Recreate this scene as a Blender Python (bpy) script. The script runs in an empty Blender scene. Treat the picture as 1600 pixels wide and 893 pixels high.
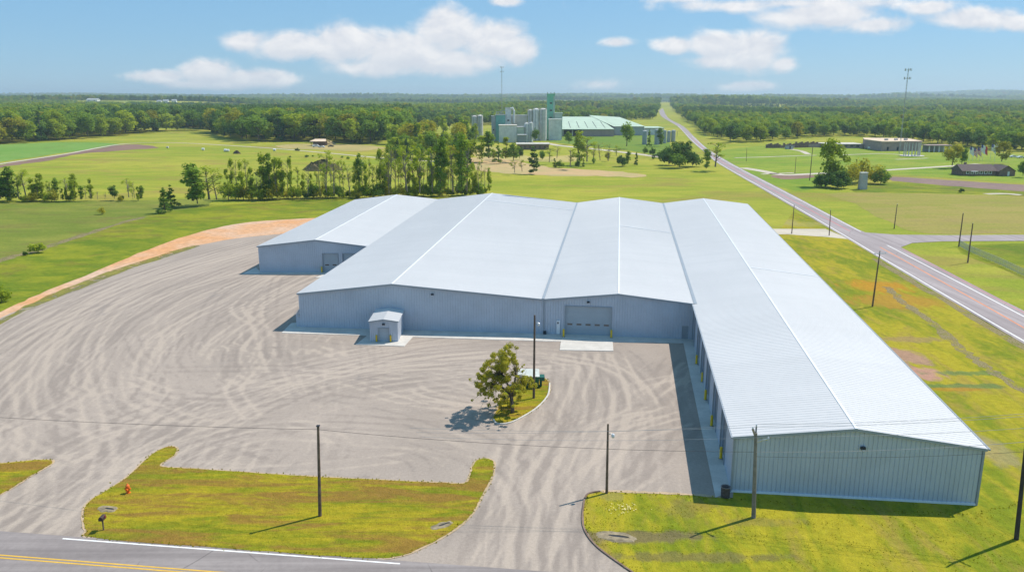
import bpy, math, random
import numpy as np
from mathutils import Vector
from mathutils.geometry import tessellate_polygon

random.seed(11)
rng = np.random.default_rng(11)
scene = bpy.context.scene
COL = scene.collection
D2R = math.radians

# ------------------------------------------------------------------ camera
F, CH, TH = 1250.0, 38.0, math.atan((446.5 - 150.0) / 1250.0)
cam_d = bpy.data.cameras.new('drone_camera')
cam_d.sensor_fit = 'HORIZONTAL'; cam_d.sensor_width = 36.0; cam_d.lens = 36.0 * F / 1600.0
cam_d.clip_start = 0.5; cam_d.clip_end = 60000
cam = bpy.data.objects.new('drone_camera', cam_d); COL.objects.link(cam)
cam.location = (0, 0, CH); cam.rotation_euler = (math.pi / 2 - TH, 0, 0)
scene.camera = cam
CT, ST = math.cos(TH), math.sin(TH)

def ray(u, v):
    a, b = (u - 800.0) / F, (446.5 - v) / F
    return (a, CT + b * ST, b * CT - ST)
def gp(u, v, z=0.0):                       # ground point under a photograph pixel, at height z
    d = ray(u, v); k = (z - CH) / d[2]
    return Vector((d[0] * k, d[1] * k, z))
def at(u, v, y):                           # point under a pixel on the vertical plane Y = y
    d = ray(u, v); k = y / d[1]
    return Vector((d[0] * k, y, CH + d[2] * k))
def px_of(x, y, z=0.0):
    dz = z - CH
    f = y * CT - dz * ST; up = y * ST + dz * CT
    return 800 + F * x / f, 446.5 - F * up / f

# ------------------------------------------------------------------ node helpers
class NT:
    def __init__(s, name):
        s.mat = bpy.data.materials.new(name); s.mat.use_nodes = True
        s.t = s.mat.node_tree; s.t.nodes.clear()
    def n(s, typ, **kw):
        nd = s.t.nodes.new(typ)
        for k, v in kw.items():
            if k in ('operation', 'blend_type', 'data_type', 'attribute_name', 'noise_dimensions', 'mode', 'interpolation_type', 'feature', 'wave_type', 'bands_direction', 'clamp', 'use_clamp', 'normalize'):
                setattr(nd, k, v)
            else:
                s.set(nd.inputs[k.replace('_', ' ')] if isinstance(k, str) and not k.startswith('i') else nd.inputs[int(k[1:])], v)
        return nd
    def set(s, sock, v):
        if isinstance(v, bpy.types.NodeSocket): s.t.links.new(v, sock)
        elif isinstance(v, bpy.types.Node): s.t.links.new(v.outputs[0], sock)
        else: sock.default_value = v
    def math(s, op, a, b=None, c=None, clamp=False):
        nd = s.t.nodes.new('ShaderNodeMath'); nd.operation = op; nd.use_clamp = clamp
        for i, v in enumerate((a, b, c)):
            if v is not None: s.set(nd.inputs[i], v)
        return nd.outputs[0]
    def vmath(s, op, a, b=None, sc=None):
        nd = s.t.nodes.new('ShaderNodeVectorMath'); nd.operation = op
        s.set(nd.inputs[0], a)
        if b is not None: s.set(nd.inputs[1], b)
        if sc is not None: s.set(nd.inputs['Scale'], sc)
        return nd.outputs['Value'] if op in ('LENGTH', 'DISTANCE', 'DOT_PRODUCT') else nd.outputs[0]
    def mix(s, f, a, b, mode='MIX'):
        nd = s.t.nodes.new('ShaderNodeMix'); nd.data_type = 'RGBA'; nd.blend_type = mode; nd.clamp_factor = True
        s.set(nd.inputs[0], f)
        for i, v in ((6, a), (7, b)):
            if isinstance(v, tuple) and len(v) == 3: v = (*v, 1)
            s.set(nd.inputs[i], v)
        return nd.outputs[2]
    def noise(s, vec, scale, detail=4, rough=0.55, dist=0.0):
        nd = s.t.nodes.new('ShaderNodeTexNoise'); s.set(nd.inputs['Vector'], vec)
        nd.inputs['Scale'].default_value = scale; nd.inputs['Detail'].default_value = detail
        nd.inputs['Roughness'].default_value = rough; nd.inputs['Distortion'].default_value = dist
        return nd.outputs[0]
    def step(s, x, lo, hi):
        nd = s.t.nodes.new('ShaderNodeMapRange'); nd.interpolation_type = 'SMOOTHSTEP'
        s.set(nd.inputs[0], x); s.set(nd.inputs[1], lo); s.set(nd.inputs[2], hi)
        return nd.outputs[0]
    def pos(s): return s.t.nodes.new('ShaderNodeNewGeometry').outputs['Position']
    def mapv(s, vec, scale=(1, 1, 1), loc=(0, 0, 0), rot=(0, 0, 0)):
        nd = s.t.nodes.new('ShaderNodeMapping'); s.set(nd.inputs[0], vec)
        nd.inputs[1].default_value = loc; nd.inputs[2].default_value = rot; nd.inputs[3].default_value = scale
        return nd.outputs[0]
    def attr(s, name):
        nd = s.t.nodes.new('ShaderNodeAttribute'); nd.attribute_name = name; return nd
    def bump(s, h, strength=0.3, dist=0.05):
        nd = s.t.nodes.new('ShaderNodeBump'); nd.inputs['Strength'].default_value = strength
        nd.inputs['Distance'].default_value = dist; s.set(nd.inputs['Height'], h); return nd.outputs[0]
    def bsdf(s, col, rough=0.9, metal=0.0, normal=None, spec=0.3):
        nd = s.t.nodes.new('ShaderNodeBsdfPrincipled')
        s.set(nd.inputs['Base Color'], (*col, 1) if isinstance(col, tuple) and len(col) == 3 else col)
        s.set(nd.inputs['Roughness'], rough); s.set(nd.inputs['Metallic'], metal)
        nd.inputs['Specular IOR Level'].default_value = spec
        if normal is not None: s.set(nd.inputs['Normal'], normal)
        return nd.outputs[0]
    def out(s, sh):
        o = s.t.nodes.new('ShaderNodeOutputMaterial'); s.t.links.new(sh, o.inputs['Surface']); return s.mat

MATS = {}
def mat_plain(name, col, rough=0.7, metal=0.0, var=0.12, scale=2.0, spec=0.35):
    """paint, metal or masonry with slight mottling and grime"""
    if name in MATS: return MATS[name]
    m = NT(name); p = m.pos()
    n1 = m.noise(p, scale, 5); n2 = m.noise(p, scale * 9, 3)
    f = m.math('ADD', m.math('MULTIPLY', n1, 0.7), m.math('MULTIPLY', n2, 0.3))
    lo = tuple(c * (1 - var * 1.6) for c in col); hi = tuple(min(1, c * (1 + var)) for c in col)
    c = m.mix(m.step(f, 0.3, 0.7), lo, hi)
    MATS[name] = m.out(m.bsdf(c, rough, metal, None, spec)); return MATS[name]

def mat_grass(name, ca, cb, cc, stretch=(1, 1, 1), brown=0.5, patches=(), big=0.02, rot=0.0, bump=0.6, bt=0.5):
    m = NT(name); p0 = m.pos(); p = m.mapv(p0, stretch, rot=(0, 0, rot))
    n1 = m.noise(p, big, 5, 0.6); n2 = m.noise(p, big * 7, 5, 0.62, 0.6); n3 = m.noise(p0, 1.1, 4, 0.7); n4 = m.noise(p0, 7.0, 2, 0.7)
    f = m.step(m.math('ADD', m.math('MULTIPLY', n1, 0.55), m.math('MULTIPLY', n2, 0.45)), 0.40, 0.60)
    c = m.mix(f, ca, cb)
    n5 = m.noise(m.mapv(p, (1, 1, 1), (31, 17, 5)), big * 3.2, 6, 0.66, 0.8)
    c = m.mix(m.math('MULTIPLY', m.step(n5, bt, bt + .17), brown), c, cc)
    for (x, y, rx, ry, col, amt) in patches:
        q = m.vmath('MULTIPLY', m.vmath('SUBTRACT', p0, (x, y, 0)), (1 / rx, 1 / ry, 0))
        d = m.math('ADD', m.vmath('LENGTH', q), m.math('MULTIPLY', m.math('SUBTRACT', n2, 0.5), 1.9))
        d = m.math('ADD', d, m.math('MULTIPLY', m.math('SUBTRACT', n3, 0.5), 0.5))
        c = m.mix(m.math('MULTIPLY', m.step(d, 1.0, 0.45), amt), c, col)
    g = m.math('ADD', m.math('MULTIPLY', n3, 0.9), m.math('MULTIPLY', n4, 0.7))
    g = m.math('ADD', m.math('MULTIPLY', m.math('SUBTRACT', g, 0.8), 0.95), 1.0)
    c = m.mix(1.0, c, m.t.nodes.new('ShaderNodeCombineColor').outputs[0], 'MULTIPLY')
    comb = [x for x in m.t.nodes if x.bl_idname == 'ShaderNodeCombineColor'][-1]
    for i in range(3): m.set(comb.inputs[i], g)
    nb = m.bump(m.math('ADD', n3, m.math('MULTIPLY', n4, 0.6)), bump, 0.25)
    return m.out(m.bsdf(c, 0.95, 0, nb, 0.1))

def mat_dirt(name, ca, cb, scale=0.08, stretch=(1, 1, 1), alpha=False, rough=0.95, fine=0.35):
    m = NT(name); p0 = m.pos(); p = m.mapv(p0, stretch)
    n1 = m.noise(p, scale, 6, 0.62, 0.5); n2 = m.noise(p0, scale * 14, 4, 0.7); n3 = m.noise(p0, 9, 2, 0.7)
    c = m.mix(m.step(n1, 0.35, 0.65), ca, cb)
    g = m.math('ADD', 1.0, m.math('MULTIPLY', m.math('SUBTRACT', m.math('ADD', n2, m.math('MULTIPLY', n3, .6)), .8), fine * 2))
    comb = m.t.nodes.new('ShaderNodeCombineColor')
    for i in range(3): m.set(comb.inputs[i], g)
    c = m.mix(1.0, c, comb.outputs[0], 'MULTIPLY')
    sh = m.bsdf(c, rough, 0, m.bump(m.math('ADD', n2, n3), 0.3, 0.06), 0.15)
    if alpha:                                # worn ground: grass shows through in gaps
        tr = m.t.nodes.new('ShaderNodeBsdfTransparent').outputs[0]
        mx = m.t.nodes.new('ShaderNodeMixShader')
        m.set(mx.inputs[0], m.step(m.math('ADD', m.math('MULTIPLY', n1, .5), m.math('MULTIPLY', n2, .5)), .38, .56)); m.set(mx.inputs[1], tr); m.set(mx.inputs[2], sh)
        sh = mx.outputs[0]
    return m.out(sh)

def mat_asphalt(name, ca, cb, st=(1, 1, 1), rot=0.0):
    m = NT(name); p = m.pos()
    n1 = m.noise(p, 0.12, 5, .6); n2 = m.noise(p, 1.6, 4, .7); n3 = m.noise(p, 18, 2, .7)
    c = m.mix(m.step(m.math('ADD', m.math('MULTIPLY', n1, .6), m.math('MULTIPLY', n2, .4)), .36, .64), ca, cb)
    w_ = m.noise(m.mapv(p, st, rot=(0, 0, rot)), 1.0, 4, .65)
    c = m.mix(m.math('MULTIPLY', m.step(w_, .42, .68), .5), c, tuple(x * .72 for x in ca))
    c = m.mix(m.math('MULTIPLY', m.step(w_, .48, .30), .4), c, tuple(min(1, x * 1.3) for x in cb))
    v = m.t.nodes.new('ShaderNodeTexVoronoi'); v.feature = 'DISTANCE_TO_EDGE'; v.inputs['Scale'].default_value = 0.16
    m.set(v.inputs['Vector'], m.vmath('ADD', p, m.vmath('SCALE', m.t.nodes.new('ShaderNodeTexNoise').outputs['Color'], None, 2.0)))
    crack = m.math('MULTIPLY', m.step(v.outputs['Distance'], 0.012, 0.002), m.step(n1, .5, .6))
    c = m.mix(m.math('MULTIPLY', crack, .6), c, tuple(x * .45 for x in ca))
    return m.out(m.bsdf(c, 0.85, 0, m.bump(n3, .25, .02), .25))

def mat_foliage(name, lo, hi, trans=0.3):
    m = NT(name); tint = m.attr('tint').outputs['Fac']
    oi = m.t.nodes.new('ShaderNodeObjectInfo').outputs['Random']
    f = m.math('ADD', m.math('MULTIPLY', tint, .6), m.math('MULTIPLY', oi, .55)); f = m.math('SUBTRACT', f, .08, clamp=True)
    c = m.mix(f, lo, hi)
    d = m.n('ShaderNodeBsdfDiffuse'); m.set(d.inputs[0], c)
    tr = m.n('ShaderNodeBsdfTranslucent'); m.set(tr.inputs[0], m.mix(1.0, c, (1.15, 1.1, .55), 'MULTIPLY'))
    mx = m.n('ShaderNodeMixShader'); mx.inputs[0].default_value = trans
    m.set(mx.inputs[1], d.outputs[0]); m.set(mx.inputs[2], tr.outputs[0])
    return m.out(mx.outputs[0])

# ------------------------------------------------------------------ mesh helpers
class MB:
    def __init__(s): s.v, s.f = [], []
    def add(s, vs, fs):
        b = len(s.v); s.v += [tuple(x) for x in vs]; s.f += [tuple(b + i for i in f) for f in fs]; return s
    def box(s, c, size, rz=0.0, taper=1.0, rx=0.0):
        x, y, z = (q / 2 for q in size); vs = []
        for k, sz in ((taper, 1), (1, -1)):
            for sx, sy in ((-1, -1), (1, -1), (1, 1), (-1, 1)): vs.append(Vector((sx * x * k, sy * y * k, sz * z)))
        if rx:
            cr, sr = math.cos(rx), math.sin(rx); vs = [Vector((p.x, p.y * cr - p.z * sr, p.y * sr + p.z * cr)) for p in vs]
        cz, sn = math.cos(rz), math.sin(rz)
        vs = [(c[0] + p.x * cz - p.y * sn, c[1] + p.x * sn + p.y * cz, c[2] + p.z) for p in vs]
        return s.add(vs, [(0, 1, 2, 3), (7, 6, 5, 4), (0, 4, 5, 1), (1, 5, 6, 2), (2, 6, 7, 3), (3, 7, 4, 0)])
    def beam(s, p0, p1, w, h, up=(0, 0, 1)):          # bar from p0 to p1, w wide, h tall
        p0, p1 = Vector(p0), Vector(p1); d = (p1 - p0).normalized(); upv = Vector(up)
        sd = d.cross(upv)
        if sd.length < 1e-4: sd = d.cross(Vector((1, 0, 0)))
        sd.normalize(); uu = sd.cross(d).normalized(); vs = []
        for p in (p0, p1):
            for a, b in ((-1, -1), (1, -1), (1, 1), (-1, 1)): vs.append(p + sd * a * w / 2 + uu * b * h / 2)
        return s.add(vs, [(0, 1, 2, 3), (7, 6, 5, 4), (0, 4, 5, 1), (1, 5, 6, 2), (2, 6, 7, 3), (3, 7, 4, 0)])
    def tube(s, pts, radii, n=8, cap=True):
        pts = [Vector(p) for p in pts]; rings = []; b = len(s.v)
        for i, p in enumerate(pts):
            d = (pts[min(i + 1, len(pts) - 1)] - pts[max(i - 1, 0)])
            d = d.normalized() if d.length > 1e-9 else Vector((0, 0, 1))
            a = d.cross(Vector((0.13, 0.99, 0.05)) if abs(d.y) < .9 else Vector((1, 0, 0))).normalized(); c = d.cross(a).normalized()
            r = radii[i] if hasattr(radii, '__len__') else radii
            for k in range(n):
                t = 2 * math.pi * k / n; s.v.append(tuple(p + a * r * math.cos(t) + c * r * math.sin(t)))
        for i in range(len(pts) - 1):
            for k in range(n):
                s.f.append((b + i * n + k, b + i * n + (k + 1) % n, b + (i + 1) * n + (k + 1) % n, b + (i + 1) * n + k))
        if cap:
            s.f.append(tuple(b + k for k in range(n))[::-1]); s.f.append(tuple(b + (len(pts) - 1) * n + k for k in range(n)))
        return s
    def cyl(s, c, r, h, n=16, r2=None): return s.tube([c, (c[0], c[1], c[2] + h)], [r, r if r2 is None else r2], n)
    def poly(s, pts, z=None):                             # one flat sheet from an outline
        pts = [Vector((p[0], p[1], p[2] if z is None else z)) for p in pts]
        tr = tessellate_polygon([[Vector((p.x, p.y, 0)) for p in pts]])
        fs = []
        for a, b, c in tr:
            n = (pts[b] - pts[a]).cross(pts[c] - pts[a]); fs.append((a, b, c) if n.z > 0 else (a, c, b))
        return s.add(pts, fs)
    def prism(s, pts, z0, z1):
        n = len(pts); ar = sum(pts[i][0] * pts[(i + 1) % n][1] - pts[(i + 1) % n][0] * pts[i][1] for i in range(n))
        if ar < 0: pts = pts[::-1]
        s.poly(pts, z1); b = len(s.v)
        for p in pts: s.v += [(p[0], p[1], z0), (p[0], p[1], z1)]
        for i in range(n):
            j = (i + 1) % n; s.f.append((b + 2 * i, b + 2 * j, b + 2 * j + 1, b + 2 * i + 1))
        return s
    def strip(s, L, R, z=None):
        vs = []
        for a, b in zip(L, R):
            for p in (a, b): vs.append((p[0], p[1], p[2] if z is None else z))
        return s.add(vs, [(2 * i, 2 * i + 1, 2 * i + 3, 2 * i + 2) for i in range(len(L) - 1)])
    def build(s, name, mat, parent=None, origin=None, smooth=False):
        off = Vector((0, 0, 0)); q = parent
        while q is not None: off = off + q.location; q = q.parent
        o_loc = Vector(origin) if origin is not None else Vector((0, 0, 0))
        me = bpy.data.meshes.new(name)
        t = off + (o_loc if parent is None else Vector((0, 0, 0)))
        me.from_pydata([(x - t.x, y - t.y, z - t.z) for x, y, z in s.v], [], s.f)
        for m in (mat if isinstance(mat, (list, tuple)) else [mat]): me.materials.append(m)
        if smooth:
            for p in me.polygons: p.use_smooth = True
        me.update()
        o = bpy.data.objects.new(name, me); COL.objects.link(o)
        if parent is not None: o.parent = parent
        elif origin is not None: o.location = o_loc
        return o

def np_mesh(name, V, Q, mat, tint=None, matidx=None):
    me = bpy.data.meshes.new(name); nq = len(Q); k = Q.shape[1]
    me.vertices.add(len(V)); me.vertices.foreach_set('co', V.astype(np.float32).ravel())
    me.loops.add(nq * k); me.loops.foreach_set('vertex_index', Q.astype(np.int32).ravel())
    me.polygons.add(nq); me.polygons.foreach_set('loop_start', np.arange(0, nq * k, k, dtype=np.int32))
    me.update(calc_edges=True)
    if tint is not None:
        a = me.attributes.new('tint', 'FLOAT', 'POINT'); a.data.foreach_set('value', tint.astype(np.float32))
    for m in (mat if isinstance(mat, (list, tuple)) else [mat]): me.materials.append(m)
    return me

def tag(o, label=None, cat=None, group=None, kind=None):
    if label: o['label'] = label
    if cat: o['category'] = cat
    if group: o['group'] = group
    if kind: o['kind'] = kind
    return o
def thing(name, label, cat, loc, group=None):
    o = bpy.data.objects.new(name, None); COL.objects.link(o); o.location = loc; o.empty_display_size = .3
    return tag(o, label, cat, group)
def link_mesh(name, me, parent=None, loc=(0, 0, 0), rot=0.0, sc=(1, 1, 1)):
    o = bpy.data.objects.new(name, me); COL.objects.link(o); o.parent = parent
    o.location = loc; o.rotation_euler = (0, 0, rot); o.scale = sc
    return o
def dup(root, loc, label=None, rot=None):                  # a copy of a thing with copies of its parts and sub-parts
    r = root.copy(); COL.objects.link(r); r.location = loc
    if rot is not None: r.rotation_euler = (0, 0, rot)
    if label: r['label'] = label
    for ch in root.children:
        c = ch.copy(); COL.objects.link(c); c.parent = r
        for g in ch.children:
            d = g.copy(); COL.objects.link(d); d.parent = c
    return r

def smooth_line(P, n=6, closed=False):
    P = [Vector(p) for p in P]; out = []; N = len(P)
    for i in range(N if closed else N - 1):
        if closed: a, b, c, d = P[(i - 1) % N], P[i], P[(i + 1) % N], P[(i + 2) % N]
        else: a, b, c, d = P[max(i - 1, 0)], P[i], P[i + 1], P[min(i + 2, N - 1)]
        for k in range(n):
            t = k / n
            out.append(.5 * ((2 * b) + (c - a) * t + (2 * a - 5 * b + 4 * c - d) * t * t + (3 * b - a - 3 * c + d) * t ** 3))
    if not closed: out.append(P[-1])
    return out
def wob(P, amp):
    return [Vector((p.x + random.uniform(-amp, amp), p.y + random.uniform(-amp, amp), p.z)) for p in P]
def sheet(name, px, z, mat, label=None, wobble=0.0, n=5, smooth=True, cat=None):
    P = [gp(u, v) for u, v in px]
    if smooth: P = smooth_line(P, n, True)
    if wobble: P = wob(P, wobble)
    o = MB().poly(P, z).build(name, mat); return tag(o, label, cat, None, 'structure')
def centre_strip(name, px, w, z, mat, label=None, n=8, wobble=0.0):
    P = smooth_line([gp(u, v) for u, v in px], n); L, R = [], []
    for i, p in enumerate(P):
        d = (P[min(i + 1, len(P) - 1)] - P[max(i - 1, 0)]).normalized(); s = Vector((-d.y, d.x, 0))
        w1, w2 = w / 2 + random.uniform(-wobble, wobble), w / 2 + random.uniform(-wobble, wobble)
        L.append(p - s * w1); R.append(p + s * w2)
    L, R = R, L
    o = MB().strip(L, R, z).build(name, mat); return tag(o, label, None, None, 'structure')
def resample(P, n):
    P = [Vector(p) for p in P]; s = [0]
    for a, b in zip(P, P[1:]): s.append(s[-1] + (b - a).length)
    out = []
    for k in range(n):
        t = s[-1] * k / (n - 1); i = max(0, min(len(P) - 2, int(np.searchsorted(s, t)) - 1))
        f = (t - s[i]) / max(1e-9, s[i + 1] - s[i]); out.append(P[i].lerp(P[i + 1], f))
    return out

# ------------------------------------------------------------------ light, sky, air
SUN = Vector((0.64, 0.34, 1.0)).normalized()
el = math.asin(SUN.z); az = math.atan2(SUN.x, SUN.y)
sd = bpy.data.lights.new('sun', 'SUN'); sd.energy = 5.0; sd.angle = D2R(0.53); sd.color = (1.0, 0.92, 0.82)
so = bpy.data.objects.new('sun', sd); COL.objects.link(so); so.rotation_euler = (-SUN).to_track_quat('-Z', 'Y').to_euler()
so.location = (60, 40, 120)

CLOUDS = [  # u, v (photo pixels), rx, ry, amount
 (385,64,52,17,.9),(455,70,75,25,1),(545,70,85,34,1),(625,82,90,36,1),(700,50,58,40,1.1),(770,66,62,36,1.1),(812,78,36,26,1),(690,95,130,24,1),(590,105,90,16,.8),
 (245,120,55,13,.9),(325,113,52,23,1),(400,124,78,17,1),(340,132,100,10,.8),
 (1055,70,38,16,1),(1115,70,52,26,1),(1180,82,62,34,1.1),(1225,100,32,16,.9),(1130,96,75,14,.8),
 (1172,136,48,11,1),(1150,10,120,12,.75),(1280,24,110,25,.95),(1370,40,56,16,.9),(1050,0,60,8,.6),
 (1525,30,80,20,1),(1450,12,45,12,.8),(1595,36,46,14,.9),(963,67,28,9,.7),(790,3,32,9,.8),(935,132,48,14,.55),(1245,6,260,12,.6)]
wd = bpy.data.worlds.new('World'); scene.world = wd; wd.use_nodes = True
class WT(NT):
    def __init__(s, t): s.t = t; t.nodes.clear()
w = WT(wd.node_tree)
sky = w.t.nodes.new('ShaderNodeTexSky'); sky.sky_type = 'NISHITA'; sky.sun_disc = False
sky.sun_elevation = el; sky.sun_rotation = az; sky.altitude = 100; sky.air_density = 1.0; sky.dust_density = 0.0; sky.ozone_density = 3.0
dirv = w.t.nodes.new('ShaderNodeTexCoord').outputs['Generated']
sep = w.t.nodes.new('ShaderNodeSeparateXYZ'); w.set(sep.inputs[0], dirv)
yy = w.math('MAXIMUM', sep.outputs[1], 0.05)
cu, cv = w.math('DIVIDE', sep.outputs[0], yy), w.math('DIVIDE', sep.outputs[2], yy)
comb = w.t.nodes.new('ShaderNodeCombineXYZ'); w.set(comb.inputs[0], cu); w.set(comb.inputs[1], cv)
P2 = comb.outputs[0]
Pn = w.mapv(P2, (1, 1.5, 1))
nz1 = w.noise(Pn, 22, 8, .58, .3); nz2 = w.noise(w.mapv(P2, (1, 1.5, 1), (.006, .012, 0)), 22, 8, .58, .3)
nzb = w.noise(Pn, 7, 4, .5)
field = None; low = None
Pd = w.vmath('ADD', P2, (0, .0105, 0))
for (u, v, rx, ry, amt) in CLOUDS:
    d = ray(u, v); c = (d[0] / d[1], d[2] / d[1], 0)
    q = w.vmath('SUBTRACT', P2, c)
    q = w.vmath('MULTIPLY', q, (1285 / rx / 1.12, 1285 / ry / 1.12, 0))
    L = w.vmath('LENGTH', q)
    fld = w.math('MULTIPLY', w.math('SUBTRACT', 1.0, L), amt)
    field = fld if field is None else w.math('SMOOTH_MAX', field, fld, .22)
    q2 = w.vmath('MULTIPLY', w.vmath('SUBTRACT', Pd, c), (1285 / rx / 1.12, 1285 / ry / 1.12, 0))
    f2 = w.math('MULTIPLY', w.math('SUBTRACT', 1.0, w.vmath('LENGTH', q2)), amt)
    low = f2 if low is None else w.math('SMOOTH_MAX', low, f2, .22)
ns = w.math('ADD', w.math('MULTIPLY', w.math('SUBTRACT', nz1, .5), 1.15), w.math('MULTIPLY', w.math('SUBTRACT', nzb, .5), .5))
dens = w.math('ADD', field, ns)
mask = w.math('MULTIPLY', w.step(dens, -.02, .55), w.step(sep.outputs[1], .02, .1))
rel = w.math('ADD', .5, w.math('MULTIPLY', w.math('SUBTRACT', nz1, nz2), 3.0), clamp=True)
body = w.step(field, .05, .75)
ccol = w.mix(rel, (.70, .73, .80), (1.0, .98, .97))  # sunward relief of the clouds is painted into their colour
ccol = w.mix(w.math('MULTIPLY', body, .35), ccol, (.84, .84, .87))
und = w.step(w.math('ADD', w.math('SUBTRACT', low, field), w.math('MULTIPLY', w.math('SUBTRACT', nzb, .5), .5)), -.25, .45)
ccol = w.mix(w.math('MULTIPLY', und, .75), ccol, (.70, .735, .80))  # shaded cloud undersides, painted as grey
bg1 = w.t.nodes.new('ShaderNodeBackground'); bg1.inputs[1].default_value = 0.100
skyc = w.mix(.6, w.mix(1.0, sky.outputs[0], (0.84, 0.92, 1.07), 'MULTIPLY'), (2.3, 5.15, 7.9))
w.set(bg1.inputs[0], skyc)
bg2 = w.t.nodes.new('ShaderNodeBackground'); w.set(bg2.inputs[0], ccol); bg2.inputs[1].default_value = 0.98
mxs = w.t.nodes.new('ShaderNodeMixShader'); w.set(mxs.inputs[0], w.math('MULTIPLY', mask, .95)); w.set(mxs.inputs[1], bg1.outputs[0]); w.set(mxs.inputs[2], bg2.outputs[0])
wo = w.t.nodes.new('ShaderNodeOutputWorld'); w.t.links.new(mxs.outputs[0], wo.inputs[0])

vs = scene.view_settings; vs.view_transform = 'Standard'; vs.look = 'None'; vs.exposure = 0.06; vs.gamma = 1.0; vs.use_curve_mapping = False
scene.render.engine = 'CYCLES'
scene.cycles.use_denoising = True; scene.cycles.max_bounces = 6; scene.cycles.diffuse_bounces = 3; scene.cycles.transparent_max_bounces = 12
scene.cycles.volume_bounces = 0; scene.cycles.sample_clamp_indirect = 4.0

hz = MB().box((0, 8500, 60), (38000, 18400, 124)).build('haze', None)
hm = bpy.data.materials.new('pale_air'); hm.use_nodes = True; hm.node_tree.nodes.clear()
pv = hm.node_tree.nodes.new('ShaderNodeVolumePrincipled'); pv.inputs['Density'].default_value = 0.00011
pv.inputs['Color'].default_value = (.72, .90, 1, 1); pv.inputs['Anisotropy'].default_value = 0.2
ho = hm.node_tree.nodes.new('ShaderNodeOutputMaterial'); hm.node_tree.links.new(pv.outputs[0], ho.inputs['Volume'])
hz.data.materials.clear(); hz.data.materials.append(hm); tag(hz, 'thin pale blue haze over the countryside', None, None, 'stuff')

# ------------------------------------------------------------------ materials
M_WALL = mat_plain('blue_grey_wall_panel', (.48, .53, .605), .45, 0, .05, .35, .4)
M_WALLD = mat_plain('blue_grey_door_panel', (.36, .42, .47), .5, 0, .04, .5, .4)
M_TRIM = mat_plain('grey_trim', (.30, .34, .38), .5, 0, .05, 1)
M_WHITE = mat_plain('white_trim', (.78, .80, .82), .45, 0, .04, 1)
M_DARK = mat_plain('dark_parts_and_shade', (.035, .04, .05), .7, 0, .1, 2)  # dark parts, also painted shade inside culvert mouths and loading bays
M_GLASS = mat_plain('door_glass', (.05, .055, .06), .12, 0, .1, 2, .8)
M_CONC = mat_plain('pale_concrete', (.58, .55, .50), .85, 0, .09, .5, .2)
M_CONCD = mat_plain('grey_concrete', (.38, .37, .35), .9, 0, .15, .8, .2)
M_YEL = mat_plain('yellow_paint', (.80, .55, .02), .5, 0, .06, 3)
M_WOOD = mat_plain('weathered_pole_wood', (.17, .125, .095), .9, 0, .25, 1.5, .1)
M_WOODG = mat_plain('greyed_pole_wood', (.24, .22, .19), .9, 0, .2, 1.5, .1)
M_BARK = mat_plain('bark', (.15, .125, .10), .95, 0, .3, 2.5, .1)
M_BARKG = mat_plain('pale_bark', (.23, .20, .165), .95, 0, .25, 2.5, .1)
M_STEEL = mat_plain('galvanised_steel', (.55, .57, .58), .4, .6, .1, 4)
M_WIRE = mat_plain('aluminium_wire', (.34, .35, .37), .5, .3, .05, 4)
M_WIREK = mat_plain('black_cable', (.05, .05, .055), .6, 0, .05, 4)
M_CER = mat_plain('grey_porcelain', (.62, .66, .72), .25, 0, .05, 4)
M_GREEN = mat_plain('dumpster_green', (.03, .13, .085), .5, 0, .15, 1.2)
M_ORANGE = mat_plain('hydrant_orange', (.80, .16, .02), .45, 0, .1, 6)
M_BRICK = mat_plain('dull_brick', (.24, .165, .135), .9, 0, .18, 1.2, .1)
M_PINKW = mat_plain('pinkish_block', (.42, .31, .285), .9, 0, .1, .4, .1)
M_TANROOF = mat_plain('tan_roof', (.72, .56, .41), .9, 0, .1, .3, .1)
M_SHING = mat_plain('brown_shingle', (.16, .125, .115), .95, 0, .15, 2, .1)
M_SILO = mat_plain('silo_concrete', (.58, .56, .53), .85, 0, .14, .35, .2)
M_SILOW = mat_plain('silo_white_steel', (.72, .72, .70), .6, 0, .1, .4)
M_TEAL = mat_plain('teal_cladding', (.16, .40, .35), .6, 0, .08, .3)
M_GTOWER = mat_plain('green_tower_cladding', (.21, .52, .36), .6, 0, .1, .25)
M_PALEG = mat_plain('pale_green_cladding', (.42, .52, .43), .6, 0, .08, .3)
M_GROOF = mat_plain('faded_green_roof', (.47, .58, .44), .6, 0, .1, .15)
M_BEIGE = mat_plain('beige_cladding', (.58, .54, .47), .7, 0, .1, .3)
M_GREYB = mat_plain('grey_cladding', (.40, .42, .42), .7, 0, .1, .3)
M_BARREL = mat_plain('bin_brown', (.085, .07, .07), .6, 0, .2, 5)
M_RED = mat_plain('flag_red', (.55, .05, .07), .7, 0, .05, 3)
M_FWHITE = mat_plain('flag_white', (.75, .74, .74), .7, 0, .05, 3)
M_NAVY = mat_plain('flag_blue', (.04, .05, .17), .7, 0, .05, 3)
M_CARW = mat_plain('car_white', (.75, .76, .77), .3, 0, .03, 3, .6)
M_CARD = mat_plain('car_dark', (.05, .055, .065), .3, 0, .05, 3, .6)
M_TYRE = mat_plain('tyre', (.02, .02, .02), .9, 0, .05, 5)

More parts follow.
